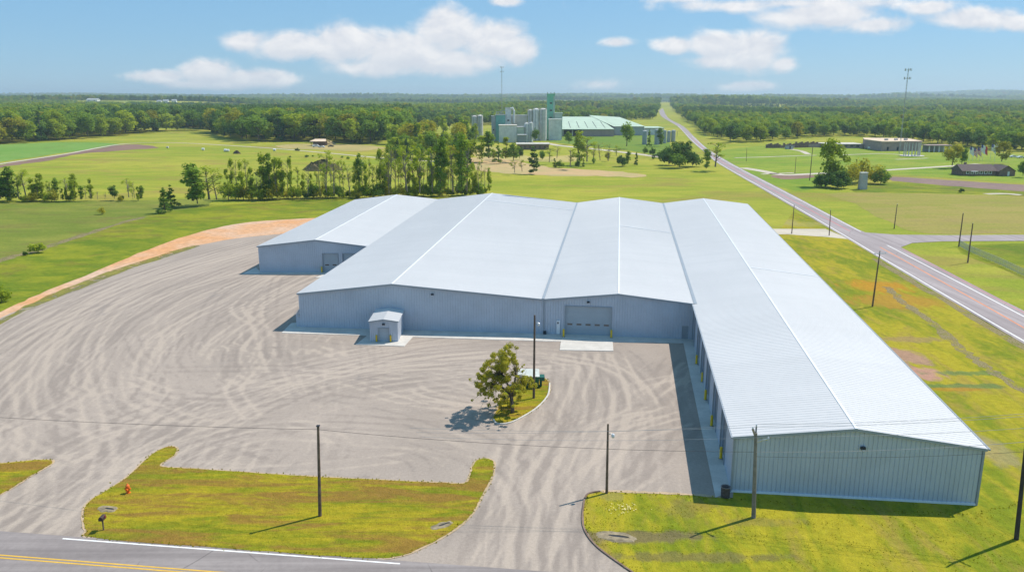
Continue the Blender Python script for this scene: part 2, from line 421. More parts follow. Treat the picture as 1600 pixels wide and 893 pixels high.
def mat_roof():
    m = NT('white_roof_sheet'); p = m.pos()
    n1 = m.noise(m.mapv(p, (1, .35, 1)), .14, 5, .6); n2 = m.noise(p, 1.1, 4, .65)
    c = m.mix(m.step(m.math('ADD', m.math('MULTIPLY', n1, .6), m.math('MULTIPLY', n2, .4)), .3, .7), (.575, .57, .565), (.625, .618, .61))
    wn = m.t.nodes.new('ShaderNodeTexWhiteNoise'); wn.noise_dimensions = '1D'; sp = m.t.nodes.new('ShaderNodeSeparateXYZ'); m.set(sp.inputs[0], p)
    m.set(wn.inputs['W'], m.math('FLOOR', m.math('DIVIDE', sp.outputs[1], 2.44)))
    c = m.mix(m.math('MULTIPLY', wn.outputs[0], .35), c, (.54, .537, .53))
    st = m.noise(m.mapv(p, (.12, 2.5, .1)), 1.0, 4, .7)
    c = m.mix(m.math('MULTIPLY', m.step(st, .56, .78), .35), c, (.475, .465, .45))
    return m.out(m.bsdf(c, .45, 0, None, .5))
M_ROOF = mat_roof()

LAWN = dict(ca=(.135, .155, .012), cb=(.225, .215, .018), cc=(.19, .13, .03))
def pt(u, v): g = gp(u, v); return g.x, g.y
pats = []
for (u, v, rx, ry, col, a) in [(1372, 447, 8, 7, (.42, .22, .02), .95), (1400, 470, 11, 7, (.38, .21, .03), .8), (1446, 583, 3.6, 3.6, (.42, .24, .17), 1), (1418, 556, 3.2, 5, (.36, .22, .15), .95),
                               (1425, 530, 7, 2, (.30, .20, .10), .6), (1510, 583, 7, 1.3, (.10, .18, .06), .7), (1500, 603, 8, 1.2, (.10, .18, .06), .7), (1490, 608, 5, .9, (.40, .19, .02), .6),
                               (1060, 795, 2.5, 2, (.22, .17, .05), .5), (1180, 815, 5, 1, (.22, .16, .06), .4), (985, 838, 8, 1.2, (.17, .13, .07), .8), (1080, 870, 10, 1, (.17, .13, .06), .6),
                               (1250, 350, 20, 6, (.34, .30, .08), .6), (1215, 345, 8, 12, (.34, .30, .10), .6), (1545, 700, 3, 6, (.33, .26, .14), .6), (1300, 368, 4, 2, (.28, .19, .10), .7),
                               (955, 775, 2, 1.2, (.26, .22, .08), .5), (1100, 792, 1.6, 1.6, (.25, .18, .04), .5)]:
    x, y = pt(u, v); pats.append((x, y, rx, ry, col, a))
M_LAWN = mat_grass('mown_lawn', (.165, .205, .011), (.35, .30, .02), (.31, .21, .06), (1.5, .5, 1), .5, pats, .05, .4)
M_ISLE = mat_grass('island_lawn', (.155, .185, .010), (.34, .275, .016), (.24, .14, .03), (.35, 1.6, 1), .9, (), .09, .05, .6, .44)
M_MEADOW = mat_grass('meadow_grass', (.22, .27, .022), (.35, .335, .042), (.28, .20, .06), (.5, 1, 1), .6, (), .012, 0, .4)
M_FIELDG = mat_grass('green_field', (.14, .27, .045), (.18, .30, .06), (.15, .17, .04), (1, 1, 1), .3, (), .01, 0, .2)
M_BANK = mat_grass('lush_bank_grass', (.115, .175, .012), (.25, .265, .018), (.19, .145, .035), (.6, 1, 1), .6, (), .03, .2)
M_PASTURE = mat_grass('pasture_grass', (.14, .185, .025), (.23, .245, .04), (.17, .13, .045), (.5, 1, 1), .5, (), .018, 0, .4)
M_PLOUGH = mat_grass('stubble_field', (.31, .26, .07), (.25, .25, .045), (.27, .205, .08), (.35, 1, 1), .5, (), .03, -.35, .4)
M_BROWN = mat_dirt('brown_tilled_soil', (.20, .125, .10), (.26, .165, .12), .04)
M_SAND = mat_dirt('tan_sandy_soil', (.50, .34, .17), (.40, .33, .14), .03, fine=.2)
M_ORANGED = mat_dirt('orange_clay_track', (.60, .31, .14), (.58, .40, .28), .05, fine=.55)
M_EDGE = mat_dirt('sandy_edge', (.50, .37, .24), (.40, .31, .19), .3)
M_SCUFF = mat_dirt('worn_earth', (.30, .24, .14), (.24, .20, .09), .3, alpha=True)
M_VERGE = mat_dirt('ragged_verge', (.15, .17, .02), (.24, .22, .05), .3, alpha=True)
M_PALER = mat_dirt('pale_lane', (.55, .49, .40), (.47, .42, .33), .06, fine=.15)
M_ASPH = mat_asphalt('worn_asphalt', (.235, .205, .195), (.30, .265, .25), (.02, .8, 1), .125)
M_HWY = mat_asphalt('highway_asphalt', (.31, .265, .262), (.36, .312, .308), (.7, .015, 1), .13)
M_LINEW = mat_plain('white_road_paint', (.80, .79, .77), .8, 0, .06, 1.5)
M_LINEY = mat_plain('yellow_road_paint', (.72, .43, .05), .8, 0, .1, 1.5)
M_LINER = mat_plain('reddish_road_paint', (.62, .19, .20), .8, 0, .15, .4)

# ------------------------------------------------------------------ ground
def road_x(y): return .0947 * y + (y * y) * .0000195
RY, RX = [400, 700, 900, 1300, 1700, 2450, 2700], [74, 112, 180, 262, 335, 460, 505]
def terr(x, y):
    r = math.hypot(x, y)
    k = min(1, max(0, (y - 1050) / 1300)); k = k * k * (3 - 2 * k)
    n = 6 * math.sin(x / 310 + 1.3) * math.cos(y / 420 + .5) + 5 * math.sin(x / 170 - y / 380) + 4 * math.sin((x + y) / 640)
    far = min(1, max(0, (r - 5200) / 5600)); far = far * far * (3 - 2 * far)
    ridge = far * (6 + 7 * math.sin(x / 900 + .7) + 6 * math.sin(x / 410) + 5 * math.sin(x / 1700 + 2))
    ridge += far * 18 * math.exp(-((x + 5350) / 520) ** 2) + far * 48 * math.exp(-((x - 6300) / 1500) ** 2) * min(1, max(0, (x - 3800) / 1400))
    hill = 20 * math.exp(-((x + 1330) / 380) ** 2 - ((y - 2750) / 480) ** 2) + 17 * math.exp(-((x + 1030) / 260) ** 2 - ((y - 2640) / 240) ** 2) + 14 * math.exp(-((x - 900) / 420) ** 2 - ((y - 3000) / 500) ** 2)
    road = min(1, max(0, (abs(x - float(np.interp(y, RY, RX))) - 40) / 200)) if y < 2900 else 1
    return (k * n + hill) * road + ridge
radii = np.concatenate([[0], np.geomspace(30, 17000, 110)])
angs = np.radians(np.linspace(0, 360, 241)[:-1])
V, Q = [(0, 0, -.06)], []
for r in radii[1:]:
    for a in angs:
        x, y = r * math.sin(a), r * math.cos(a); V.append((x, y, terr(x, y) - .06))
na = len(angs)
fs = [(0, 1 + (i + 1) % na, 1 + i) for i in range(na)]
for j in range(len(radii) - 2):
    b0, b1 = 1 + j * na, 1 + (j + 1) * na
    fs += [(b0 + i, b0 + (i + 1) % na, b1 + (i + 1) % na, b1 + i) for i in range(na)]
g = MB(); g.v, g.f = V, fs
tag(g.build('ground', M_MEADOW, smooth=True), 'wide grassy countryside running to the horizon', None, None, 'structure')

# gravel lot: wheel tracks worn in by trucks, stored as a wear value on the sheet
X0, X1, Y0, Y1, SX, SY = -118.0, 34.0, 58.0, 262.0, .22, .30
nx, ny = int((X1 - X0) / SX) + 1, int((Y1 - Y0) / SY) + 1
wear = np.zeros((ny, nx))
FAM = [  # control pixels, spread in m, count
 ([(60, 860), (160, 765), (235, 690), (215, 620), (190, 555), (270, 480), (470, 390)], 13, 40),
 ([(30, 840), (90, 740), (60, 640), (110, 540), (230, 455), (420, 385)], 9, 40),
 ([(-60, 800), (20, 690), (30, 600), (110, 510), (250, 440), (470, 375)], 7, 34),
 ([(150, 830), (300, 710), (380, 600), (420, 500), (470, 450)], 9, 22),
 ([(-160, 740), (0, 600), (120, 490), (270, 420), (470, 365)], 6, 30),
 ([(-120, 700), (60, 620), (150, 520), (300, 445), (470, 400)], 8, 26),
 ([(60, 850), (190, 745), (320, 650), (480, 590), (700, 556), (880, 548)], 6, 30),
 ([(100, 850), (240, 720), (400, 668), (600, 668), (740, 690), (820, 760), (840, 900)], 4, 30),
 ([(830, 915), (850, 810), (880, 710), (925, 630), (918, 548)], 3.5, 40),
 ([(760, 930), (830, 800), (880, 690), (888, 620), (850, 565), (760, 556), (600, 570), (440, 610), (280, 660)], 5.5, 26),
 ([(200, 620), (480, 610), (660, 625), (780, 640)], 11, 44),
 ([(860, 880), (900, 770), (960, 690), (1050, 650)], 5, 22),
 ([(930, 640), (1000, 600), (1060, 560)], 5, 10),
 ([(330, 640), (300, 560), (370, 490), (470, 450)], 7, 24),
 ([(700, 560), (820, 550), (950, 570), (1010, 640), (980, 740)], 4, 18),
 ([(0, 830), (110, 770), (200, 700), (330, 640)], 6, 30)]
for ctrl, spread, cnt in FAM:
    for _ in range(int(cnt * 2.0)):
        base = smooth_line([gp(u, v) + Vector((rng.normal(0, spread * .2), rng.normal(0, spread * .26), 0)) for u, v in ctrl], 8)
        Pl = np.array([(p.x, p.y) for p in resample(base, 360)])
        T = np.gradient(Pl, axis=0); T /= np.linalg.norm(T, axis=1)[:, None] + 1e-9
        Nn = np.stack([-T[:, 1], T[:, 0]], 1); s = np.linspace(0, 1, len(Pl))
        off = rng.normal(0, spread * .85) + rng.normal(0, spread * .35) * np.sin(s * rng.uniform(2, 6) + rng.uniform(0, 6))
        lo, hi = sorted(rng.uniform(-.15, 1.15, 2)); hi = max(hi, lo + .55)
        env = np.clip((s - lo) / .08, 0, 1) * np.clip((hi - s) / .08, 0, 1)
        env *= .75 + .25 * np.sin(s * rng.uniform(4, 12) + rng.uniform(0, 6))
        amp = rng.choice([1.0, 1.0, .7, -.8, -.55]) * rng.uniform(.35, 1.0); wid = rng.choice([.16, .2, .24, .4])
        for gsd in (-1.0, 1.0):
            q = Pl + Nn * (off + gsd)[:, None]
            L = np.linalg.norm(np.diff(q, axis=0), axis=1).sum(); m_ = max(50, int(L / .22))
            ss = np.linspace(0, 1, m_); qx, qy, e = np.interp(ss, s, q[:, 0]), np.interp(ss, s, q[:, 1]), np.interp(ss, s, env) * amp * .22 / .3
            ix, iy = (qx - X0) / SX, (qy - Y0) / SY
            for dx in range(-2, 3):
                for dy in range(-2, 3):
                    jx, jy = np.round(ix).astype(int) + dx, np.round(iy).astype(int) + dy
                    ok = (jx >= 0) & (jx < nx) & (jy >= 0) & (jy < ny)
                    d2 = ((jx - ix) * SX) ** 2 + ((jy - iy) * SY) ** 2
                    np.add.at(wear, (jy[ok], jx[ok]), (e * np.exp(-d2 / (2 * (wid * .5) ** 2)) * .16)[ok])
def blur(a, n):
    for ax in (0, 1):
        acc = np.zeros_like(a)
        for k in range(-n, n + 1): acc += np.roll(a, k, ax)
        a = acc / (2 * n + 1)
    return a
wear = .8 * wear + .4 * blur(wear, 1)
broad = blur(blur(wear, 14), 14)
wear = wear - .85 * broad
wear = wear / np.sqrt(blur(blur(wear ** 2, 20), 20) + .02 * (wear ** 2).mean())
wear *= np.clip(broad / (broad.mean() * .5), .5, 1)
wear = np.tanh(wear / (wear.std() * 2.4))
gx, gy = np.meshgrid(X0 + np.arange(nx) * SX, Y0 + np.arange(ny) * SY)
GV = np.stack([gx.ravel(), gy.ravel(), np.zeros(nx * ny)], 1)
idx = np.arange(nx * ny).reshape(ny, nx)
GQ = np.stack([idx[:-1, :-1].ravel(), idx[:-1, 1:].ravel(), idx[1:, 1:].ravel(), idx[1:, :-1].ravel()], 1)
m = NT('crushed_gravel'); p = m.pos()
wr = m.attr('tint').outputs['Fac']
n1 = m.noise(p, .035, 5, .6, .5); n2 = m.noise(p, .55, 6, .72); n3 = m.noise(p, 3.2, 4, .8); n4 = m.noise(p, 14, 2, .7)
c = m.mix(m.step(n1, .38, .62), (.33, .278, .235), (.375, .315, .266))
c = m.mix(m.math('MULTIPLY', m.step(n2, .5, .75), .45), c, (.265, .23, .205))
c = m.mix(m.math('MULTIPLY', m.step(m.math('ADD', wr, m.math('MULTIPLY', m.math('SUBTRACT', n2, .5), .35)), .0, .95), .48), c, (.50, .415, .335))
c = m.mix(m.math('MULTIPLY', m.step(m.math('SUBTRACT', wr, m.math('MULTIPLY', m.math('SUBTRACT', n2, .5), .3)), -.05, -.8), .40), c, (.205, .172, .15))
gr = m.math('ADD', 1.0, m.math('MULTIPLY', m.math('SUBTRACT', m.math('ADD', n3, n4), 1.0), .6))
c = m.mix(m.math('MULTIPLY', m.step(m.noise(m.mapv(p, (1, .6, 1), (7, 3, 0)), .09, 6, .7, 1.0), .60, .74), .45), c, (.25, .225, .21))
cc = m.t.nodes.new('ShaderNodeCombineColor')
for i in range(3): m.set(cc.inputs[i], gr)
c = m.mix(1.0, c, cc.outputs[0], 'MULTIPLY')
M_GRAVEL = m.out(m.bsdf(c, .95, 0, m.bump(m.math('ADD', n3, n4), .35, .05), .1))
lot = link_mesh('gravel_lot', np_mesh('gravel_lot', GV, GQ, M_GRAVEL, wear.ravel()))
tag(lot, 'pale gravel yard covered in curved wheel tracks', None, None, 'structure')

# fields and tracks (left)
sheet('green_field', [(-140, 275), (0, 253), (90, 240), (188, 226), (110, 222), (0, 226), (-140, 236)], -.03, M_FIELDG, 'smooth green crop field beyond the brown strip', 1)
sheet('tilled_field', [(-140, 285), (0, 257), (60, 248), (140, 234), (200, 225.5), (250, 230.5), (205, 234), (130, 240), (60, 253), (0, 262), (-140, 292)], -.025, M_BROWN, 'brown strip of tilled soil on the hill', 2)
sheet('pasture', [(-200, 330), (0, 318), (120, 314), (230, 313), (330, 312), (300, 330), (205, 347), (0, 408), (-200, 470)], .004, M_PASTURE, 'dull green pasture below the tree row', 1)
sheet('grass_bank', [(-200, 480), (0, 407), (120, 370), (205, 344), (260, 331), (330, 322), (430, 315), (570, 312), (570, 348), (480, 348), (380, 355), (310, 370), (230, 398), (150, 434), (60, 465), (0, 493), (-120, 543), (-240, 600), (-280, 530)], .008, M_BANK, 'bright green grassy bank beside the clay track', .6)
centre_strip('ditch', [(-200, 478), (0, 407), (60, 391), (120, 370), (205, 344), (228, 339)], 2.4, .02, M_SCUFF, 'brown worn ditch line across the grass', wobble=.6)
centre_strip('farm_track', [(-140, 277), (0, 256), (100, 241), (192, 225), (275, 223.2), (400, 230), (500, 238), (610, 248), (700, 253)], 3.2, .03, M_PALER, 'pale farm track over the left hill')
sheet('sandy_ground', [(430, 227), (470, 225), (560, 226), (600, 231), (560, 236), (500, 234), (440, 232)], .02, mat_dirt('dry_farm_soil', (.42, .32, .13), (.33, .29, .10), .03), 'dry tan ground by the farm shed', 2)
sheet('clay_track', [(-220, 585), (0, 488), (60, 460), (150, 424), (230, 390), (310, 363), (375, 349), (430, 344), (540, 340), (560, 356), (430, 366), (330, 379), (240, 405), (130, 444), (60, 470), (0, 498), (-220, 600)], .012, M_ORANGED, 'orange clay track curving along the gravel yard', .35)
sheet('grass_verge', [(-240, 640), (0, 500), (60, 468), (130, 440), (200, 414), (300, 384), (303, 387), (205, 420), (135, 447), (62, 476), (0, 507), (-240, 660)], .02, M_VERGE, 'thin ragged grass line between clay and gravel', .4)
# left of the lot: land below the clay track outside the gravel
sheet('tan_patch', [(740, 246), (800, 250), (860, 261), (940, 266), (1000, 272), (1002, 277), (930, 275), (850, 274), (760, 268), (735, 258)], -.015, M_SAND, 'tan sandy strip between the tree rows', 2)
sheet('mill_clearing', [(745, 228), (790, 232), (830, 245), (905, 242), (900, 252), (830, 252), (750, 246)], -.02, mat_dirt('dry_clearing', (.45, .36, .13), (.36, .33, .10), .02), 'dry yellow clearing beneath the mill', 2)
sheet('mill_lawn', [(840, 214), (960, 211), (1030, 208), (1045, 240), (960, 232), (862, 222)], -.02, mat_grass('mill_lawn_grass', (.12, .21, .025), (.17, .235, .03), (.2, .18, .05), (1, 1, 1), .3, (), .02), 'green lawn in front of the green-roofed mill shed', 1)
centre_strip('mill_drive', [(855, 224), (880, 228), (940, 234), (1000, 241), (1040, 246), (1075, 247)], 7, .0, M_PALER, 'pale driveway across the mill lawn')

# right side: highway, side roads, fields
sheet('stubble_field', [(1300, 301.5), (1440, 302), (1620, 307), (1900, 312), (1900, 368), (1620, 364), (1460, 365), (1400, 352), (1335, 318)], -.03, M_PLOUGH, 'dull olive stubble field beside the highway', 1)
sheet('tilled_field', [(1392, 276), (1480, 281), (1620, 290), (1900, 306), (1900, 318), (1620, 300), (1480, 290), (1395, 282)], -.02, mat_dirt('purple_brown_soil', (.215, .15, .13), (.26, .18, .15), .03), 'purplish brown tilled strip beyond the stubble field', 1)
sheet('green_field', [(1400, 283), (1500, 291), (1620, 301), (1900, 320), (1900, 330), (1620, 307), (1440, 301), (1330, 299)], -.025, M_BANK, 'bright green grass strip beside the tilled strip', 1)
sheet('green_field', [(1120, 240), (1190, 228), (1290, 226), (1480, 236), (1700, 245), (1900, 262), (1900, 300), (1620, 288), (1400, 274), (1290, 290), (1220, 292)], -.03, mat_grass('park_grass', (.16, .255, .022), (.26, .31, .035), (.25, .22, .06), (.6, 1, 1), .35, (), .02), 'bright green parkland around the brown building', 1)
sheet('fenced_field', [(1497, 388), (1620, 380), (1900, 384), (1900, 560), (1700, 470), (1600, 433)], -.03, M_BANK, 'green field inside the wire fence', .5)
for nm, pts_, w_, lb in [('drive', [(1379, 266), (1420, 263.5), (1490, 259), (1530, 256)], 5, 'pale drive to the brick house'), ('drive', [(1148, 246.5), (1200, 245), (1275, 242.5)], 3, 'pale path across the park grass'),
                         ('drive', [(1160, 262), (1190, 267), (1222, 273), (1260, 272), (1300, 270)], 6, 'pale lane turning off the highway'), ('drive', [(1235, 233), (1252, 236), (1263, 241)], 4, 'short pale path by the ruined wall'),
                         ('drive', [(1190, 272), (1240, 270)], 3, 'pale lane edge near the highway'), ('drive', [(1315, 242), (1380, 240), (1420, 243)], 3, 'pale path before the brown building'), ('drive', [(1400, 249), (1450, 247)], 2.5, 'pale path before the columns'),
                         ('drive', [(1540, 303), (1570, 302.5), (1595, 304.5)], 4, 'pale slab path at the field edge')]:
    centre_strip(nm, pts_, w_, .01, M_PALER, lb)
sheet('soil_bank', [(1205, 274), (1262, 273), (1270, 277), (1225, 280)], .0, M_BROWN, 'reddish bare soil beside the lane', .5)
sheet('lawn', [(1079, 940), (1020, 915), (975, 885), (932, 852), (913, 823), (911, 790), (918, 772), (940, 767.5), (1000, 769), (1070, 772.5), (1145, 777.5), (1150, 720), (1090, 530), (1240, 330), (1290, 352), (1330, 375), (1438, 440), (1600, 540), (1900, 712), (2300, 1100), (1500, 1100)], .02, M_LAWN, 'wide yellow green lawn around the long wing', 0, 1, False)
centre_strip('worn_path', [(1385, 448), (1398, 460), (1420, 478), (1452, 500), (1490, 535), (1530, 566), (1575, 596), (1640, 635)], 1.5, .03, M_SCUFF, 'faint worn track across the lawn', wobble=.4)

HL = [(1900, 716), (1700, 596), (1537, 500), (1435, 440), (1367, 399), (1317, 369), (1197, 299), (1121, 254.6), (1100, 237), (1079, 219), (1058, 197), (1033, 181), (1029, 170)]
HR = [(1900, 637), (1750, 559), (1600, 486), (1500, 434), (1407, 386), (1352, 364), (1228, 299), (1142, 254.6), (1104, 231), (1083, 212), (1067, 197), (1043, 183), (1036, 170)]
def both(n=90): return resample(smooth_line([gp(*q) for q in HL], 6), n), resample(smooth_line([gp(*q) for q in HR], 6), n)
Lh, Rh = both()
tag(MB().strip(Lh, Rh, .03).build('highway', M_HWY), 'grey highway running straight past the warehouse', None, None, 'structure')
wl = [Vector(p) for p in Lh]; 
def edge_line(name, px, w_, mat, label, z=.04, n=6): return centre_strip(name, px, w_, z, mat, label, n)
edge_line('road_line', [(1900, 705), (1700, 590), (1540, 498), (1438, 438), (1370, 398), (1320, 368), (1200, 298), (1123, 254.6), (1102, 237), (1081, 219), (1060, 197)], .28, M_LINEW, 'white line along the near highway edge')
edge_line('road_line', [(1900, 652), (1600, 494.5), (1496, 440), (1386, 383)], .28, M_LINEW, 'white lane line of the highway before the junction')
edge_line('road_line', [(1345, 362), (1224, 299), (1139, 254.6), (1102, 231), (1081, 212)], .28, M_LINEW, 'white line along the far highway edge')
edge_line('road_line', [(1900, 686), (1577, 499), (1471, 439.5), (1375, 386)], .3, mat_plain('orange_red_road_paint', (.75, .27, .12), .8, 0, .12, .4), 'reddish centre line of the highway before the junction')
edge_line('road_line', [(1328, 361), (1212, 299), (1131, 254.6), (1101, 234), (1081, 215)], .3, M_LINER, 'reddish centre line of the highway past the junction')
edge_line('road_line', [(1900, 642), (1600, 488.5), (1500, 436.5), (1410, 389)], .18, M_LINER, 'faint reddish line on the outer highway edge')
sheet('side_road', [(1318, 349), (1352, 363), (1400, 366.5), (1480, 367.3), (1620, 366.5), (1900, 365), (1900, 376), (1620, 376), (1470, 377), (1425, 379.5), (1408, 386), (1396, 388), (1350, 372)], .022, M_HWY, 'grey side road leaving the highway', 0, 1, False)
sheet('side_road', [(1150, 357), (1230, 357.5), (1290, 357.5), (1310, 366), (1330, 374), (1290, 370), (1230, 366), (1150, 366)], .024, M_PALER, 'pale side lane behind the long wing', 0, 1, False)
centre_strip('road_shoulder', [(1900, 722), (1700, 602), (1537, 505), (1430, 442), (1365, 404)], 1.6, .025, M_SCUFF, 'sandy worn shoulder of the highway', wobble=.35)

# front road
a, b = gp(98, 841.2), gp(625, 880.5); rd = (b - a).normalized(); rn = Vector((-rd.y, rd.x, 0))
def along(t, o): return a + rd * t + rn * o
def road_sheet(name, t0, t1, o0, o1, z, mat, label):
    ts = np.linspace(t0, t1, 30); o = MB().strip([along(t, o0) for t in ts], [along(t, o1) for t in ts], z).build(name, mat)
    tag(o, label, None, None, 'structure')
rw = (gp(150, 854) - a).dot(rn)
yl = (gp(160, 881.5) - a).dot(rn)
tot = 2 * yl - .45
road_sheet('road', -140, 150, tot, .45, .035, M_ASPH, 'dark grey two lane road along the yard')
road_sheet('road_line', 0, (b - a).length, -.09, .09, .045, M_LINEW, 'white edge line of the front road')
road_sheet('road_line', -140, 20, yl + .1, yl + .26, .045, M_LINEY, 'upper yellow centre line of the front road')
road_sheet('road_line', -140, 20, yl - .28, yl - .12, .045, M_LINEY, 'lower yellow centre line of the front road')

# grass islands with sandy edges
ISLES = [('lawn', 'long grass island between the two yard drives', [(131, 800), (140, 783), (170, 764), (200, 744), (235, 712), (258, 699), (275, 699), (272, 711), (250, 727.5), (300, 732), (450, 742), (600, 750), (690, 754), (726, 754.5), (735, 742), (742, 722), (757, 716), (771, 722), (768, 745), (752, 775), (735, 805), (705, 830), (665, 852), (620, 869), (560, 871), (400, 860), (155, 840.5), (135, 828)]),
         ('lawn', 'small grass corner beside the left drive', [(-240, 850), (-100, 815), (0, 772), (45, 745), (82, 722), (60, 718.5), (0, 724), (-100, 735), (-240, 745)]),
         ('lawn', 'small grass island around the leafy tree', [(770, 655), (777, 640), (784, 618), (800, 602), (835, 592), (849, 590), (858, 599), (855, 618), (838, 637), (808, 655), (790, 661), (776, 660)])]
for nm, lb, px in ISLES:
    P = smooth_line([gp(u, v) for u, v in px], 8, True)
    tag(MB().poly(wob(P, .06), .05).build(nm, M_ISLE), lb, None, None, 'structure')
    Lo, Ro = [], []
    for i, q in enumerate(P + P[:1]):
        d = (P[(i + 1) % len(P)] - P[(i - 1) % len(P)]).normalized(); s = Vector((-d.y, d.x, 0)); ww = .2 + random.uniform(-.03, .04)
        Lo.append(q - s * ww); Ro.append(q + s * ww)
    tag(MB().strip(Lo, Ro, .03).build('sandy_edge', M_EDGE), 'pale sandy rim of the ' + lb, None, None, 'structure')
for px, lb in [([(940, 767), (1000, 768.5), (1070, 772), (1140, 777)], 'sandy rim above the front lawn'), ]:
    centre_strip('sandy_edge', px, .4, .035, M_EDGE, lb, 10, .1)
kb = smooth_line([gp(u, v) for u, v in [(938, 767.5), (918, 772), (911.5, 790), (911.5, 822), (930, 851), (975, 885), (1020, 914)]], 10)
k1 = MB()
for q0, q1 in zip(kb, kb[1:]): k1.beam(q0 + Vector((0, 0, .05)), q1 + Vector((0, 0, .05)), .16, .12)
tag(k1.build('kerb', mat_plain('brown_kerb', (.22, .15, .11), .9, 0, .25, 1)), 'low brownish kerb around the front lawn corner', None, None, 'structure')
kb = smooth_line([gp(u, v) for u, v in [(771, 656), (776, 661.5), (790, 662), (808, 656), (838, 638), (856, 618), (859, 599)]], 8)
k1 = MB()
for q0, q1 in zip(kb, kb[1:]): k1.beam(q0 + Vector((0, 0, .06)), q1 + Vector((0, 0, .06)), .2, .16)
tag(k1.build('kerb', M_CONC), 'pale kerb around the tree island', None, None, 'structure')

# grass tufts that roughen the near lawns and their rims
def inside(x, y, P):
    c = False; n = len(P)
    for i in range(n):
        a, b = P[i], P[(i + 1) % n]
        if (a.y > y) != (b.y > y) and x < (b.x - a.x) * (y - a.y) / (b.y - a.y) + a.x: c = not c
    return c
tv, tt = [], []
def tuft(x, y, h):
    b0 = len(tv); t_ = random.random()
    for k in range(3):
        a = random.uniform(0, 3.14); w_ = h * random.uniform(.5, .9); lx, ly = random.uniform(-1.6, 1.6) * h, random.uniform(-1.6, 1.6) * h
        tv.extend([(x - w_ * math.cos(a), y - w_ * math.sin(a), .02), (x + w_ * math.cos(a), y + w_ * math.sin(a), .02), (x + w_ * .5 * math.cos(a) + lx, y + w_ * .5 * math.sin(a) + ly, .05 + h), (x - w_ * .5 * math.cos(a) + lx, y - w_ * .5 * math.sin(a) + ly, .05 + h * .9)])
        tt.extend([t_] * 4)
front = smooth_line([gp(u, v) for u, v in [(945, 769), (1070, 774), (1145, 779), (1524, 803), (1640, 760), (1700, 900), (1080, 925), (975, 882), (934, 850), (915, 822), (914, 790), (921, 774)]], 3, True)
for P_ in [smooth_line([gp(u, v) for u, v in px], 4, True) for _, _, px in ISLES] + [front]:
    xs, ys_ = [p.x for p in P_], [p.y for p in P_]; ar = (max(xs) - min(xs)) * (max(ys_) - min(ys_))
    for _ in range(int(ar * 7)):
        x, y = random.uniform(min(xs), max(xs)), random.uniform(min(ys_), max(ys_))
        if inside(x, y, P_) and math.sin(x * .9 + 2 * math.sin(y * .7)) + math.sin(y * 1.7 + x * .3) + random.gauss(0, .8) > .1: tuft(x, y, random.uniform(.02, .045))
    for p in resample(P_ + P_[:1], int(ar ** .5 * 14)):
        tuft(p.x + random.gauss(0, .16), p.y + random.gauss(0, .16), random.uniform(.03, .09))
gt = link_mesh('grass', np_mesh('grass', np.array(tv), np.arange(len(tv)).reshape(-1, 4), mat_foliage('grass_blades', (.19, .225, .012), (.38, .325, .025), .4), np.array(tt)))
tag(gt, 'rough tufts of grass over the near lawns', 'grass', None, 'stuff')

# ------------------------------------------------------------------ warehouse
ZE = 5.9
RIB = .61
def roof_sheet(E0, R0, E1, R1, pitch=RIB, over=.3, eave_over=.25):
    """ribbed sheet from eave line E0-E1 up to ridge line R0-R1"""
    E0, R0, E1, R1 = (Vector(q) for q in (E0, R0, E1, R1)); mb = MB()
    Ln = (R1 - R0).length; t = -over; prof = ((0, 0), (.30, 0), (.36, .034), (.56, .034), (.62, 0))
    ts = []
    while t < Ln + over:
        for q, h in prof: ts.append((t + q * pitch, h))
        t += pitch
    vs = []
    for s, h in ts:
        k = s / Ln; e = E0.lerp(E1, k); r = R0.lerp(R1, k)
        d = (e - r).normalized(); e2 = e + d * eave_over
        vs += [(e2.x, e2.y, e2.z + h + .05), (r.x, r.y, r.z + h + .05)]
    flip = (R0 - E0).cross(E1 - E0).z < 0
    for i in range(len(ts) - 1):
        q = (2 * i, 2 * i + 1, 2 * i + 3, 2 * i + 2); mb.f.append(q[::-1] if flip else q)
    mb.v = vs
    return mb
def wall_sheet(P0, P1, top, openings=(), rib=.43, depth=.25):
    """ribbed wall from P0 to P1 (outside on the right hand of P0->P1 seen from above is -normal); top(s) gives the height"""
    P0, P1 = Vector(P0), Vector(P1); d = (P1 - P0); L = d.length; d /= L; n = Vector((d.y, -d.x, 0)); mb = MB()
    ss = set([0.0, L]); prof = {}
    k = 0.0
    while k < L:
        for q, h in ((0, .0), (.78 * rib, .0), (.84 * rib, -.05), (.94 * rib, -.05)):
            if k + q < L: prof[round(k + q, 4)] = h
        k += rib
    for o in openings:
        for q in (o[0], o[1]): prof[round(q, 4)] = 0.0
    prof[0.0] = 0.0; prof[round(L, 4)] = 0.0
    S = sorted(prof)
    for s0, s1 in zip(S, S[1:]):
        mid = (s0 + s1) / 2; zb = 0.0
        for o in openings:
            if o[0] < mid < o[1]: zb = o[2]
        a_, b_ = P0 + d * s0 + n * prof[s0], P0 + d * s1 + n * prof[s1]
        if top(mid) - zb < .01: continue
        mb.add([(a_.x, a_.y, zb), (b_.x, b_.y, zb), (b_.x, b_.y, top(s1)), (a_.x, a_.y, top(s0))], [(0, 1, 2, 3)])
    for o in openings:                                   # jambs and head of each opening
        for q in (o[0], o[1]):
            e = P0 + d * q; f_ = e - n * depth; mb.add([(e.x, e.y, 0), (f_.x, f_.y, 0), (f_.x, f_.y, o[2]), (e.x, e.y, o[2])], [(0, 1, 2, 3)])
        e, f_ = P0 + d * o[0], P0 + d * o[1]; mb.add([(e.x, e.y, o[2]), (f_.x, f_.y, o[2]), *( ((f_ - n * depth).x, (f_ - n * depth).y, o[2]), ((e - n * depth).x, (e - n * depth).y, o[2]))], [(0, 1, 2, 3)])
    return mb, d, n
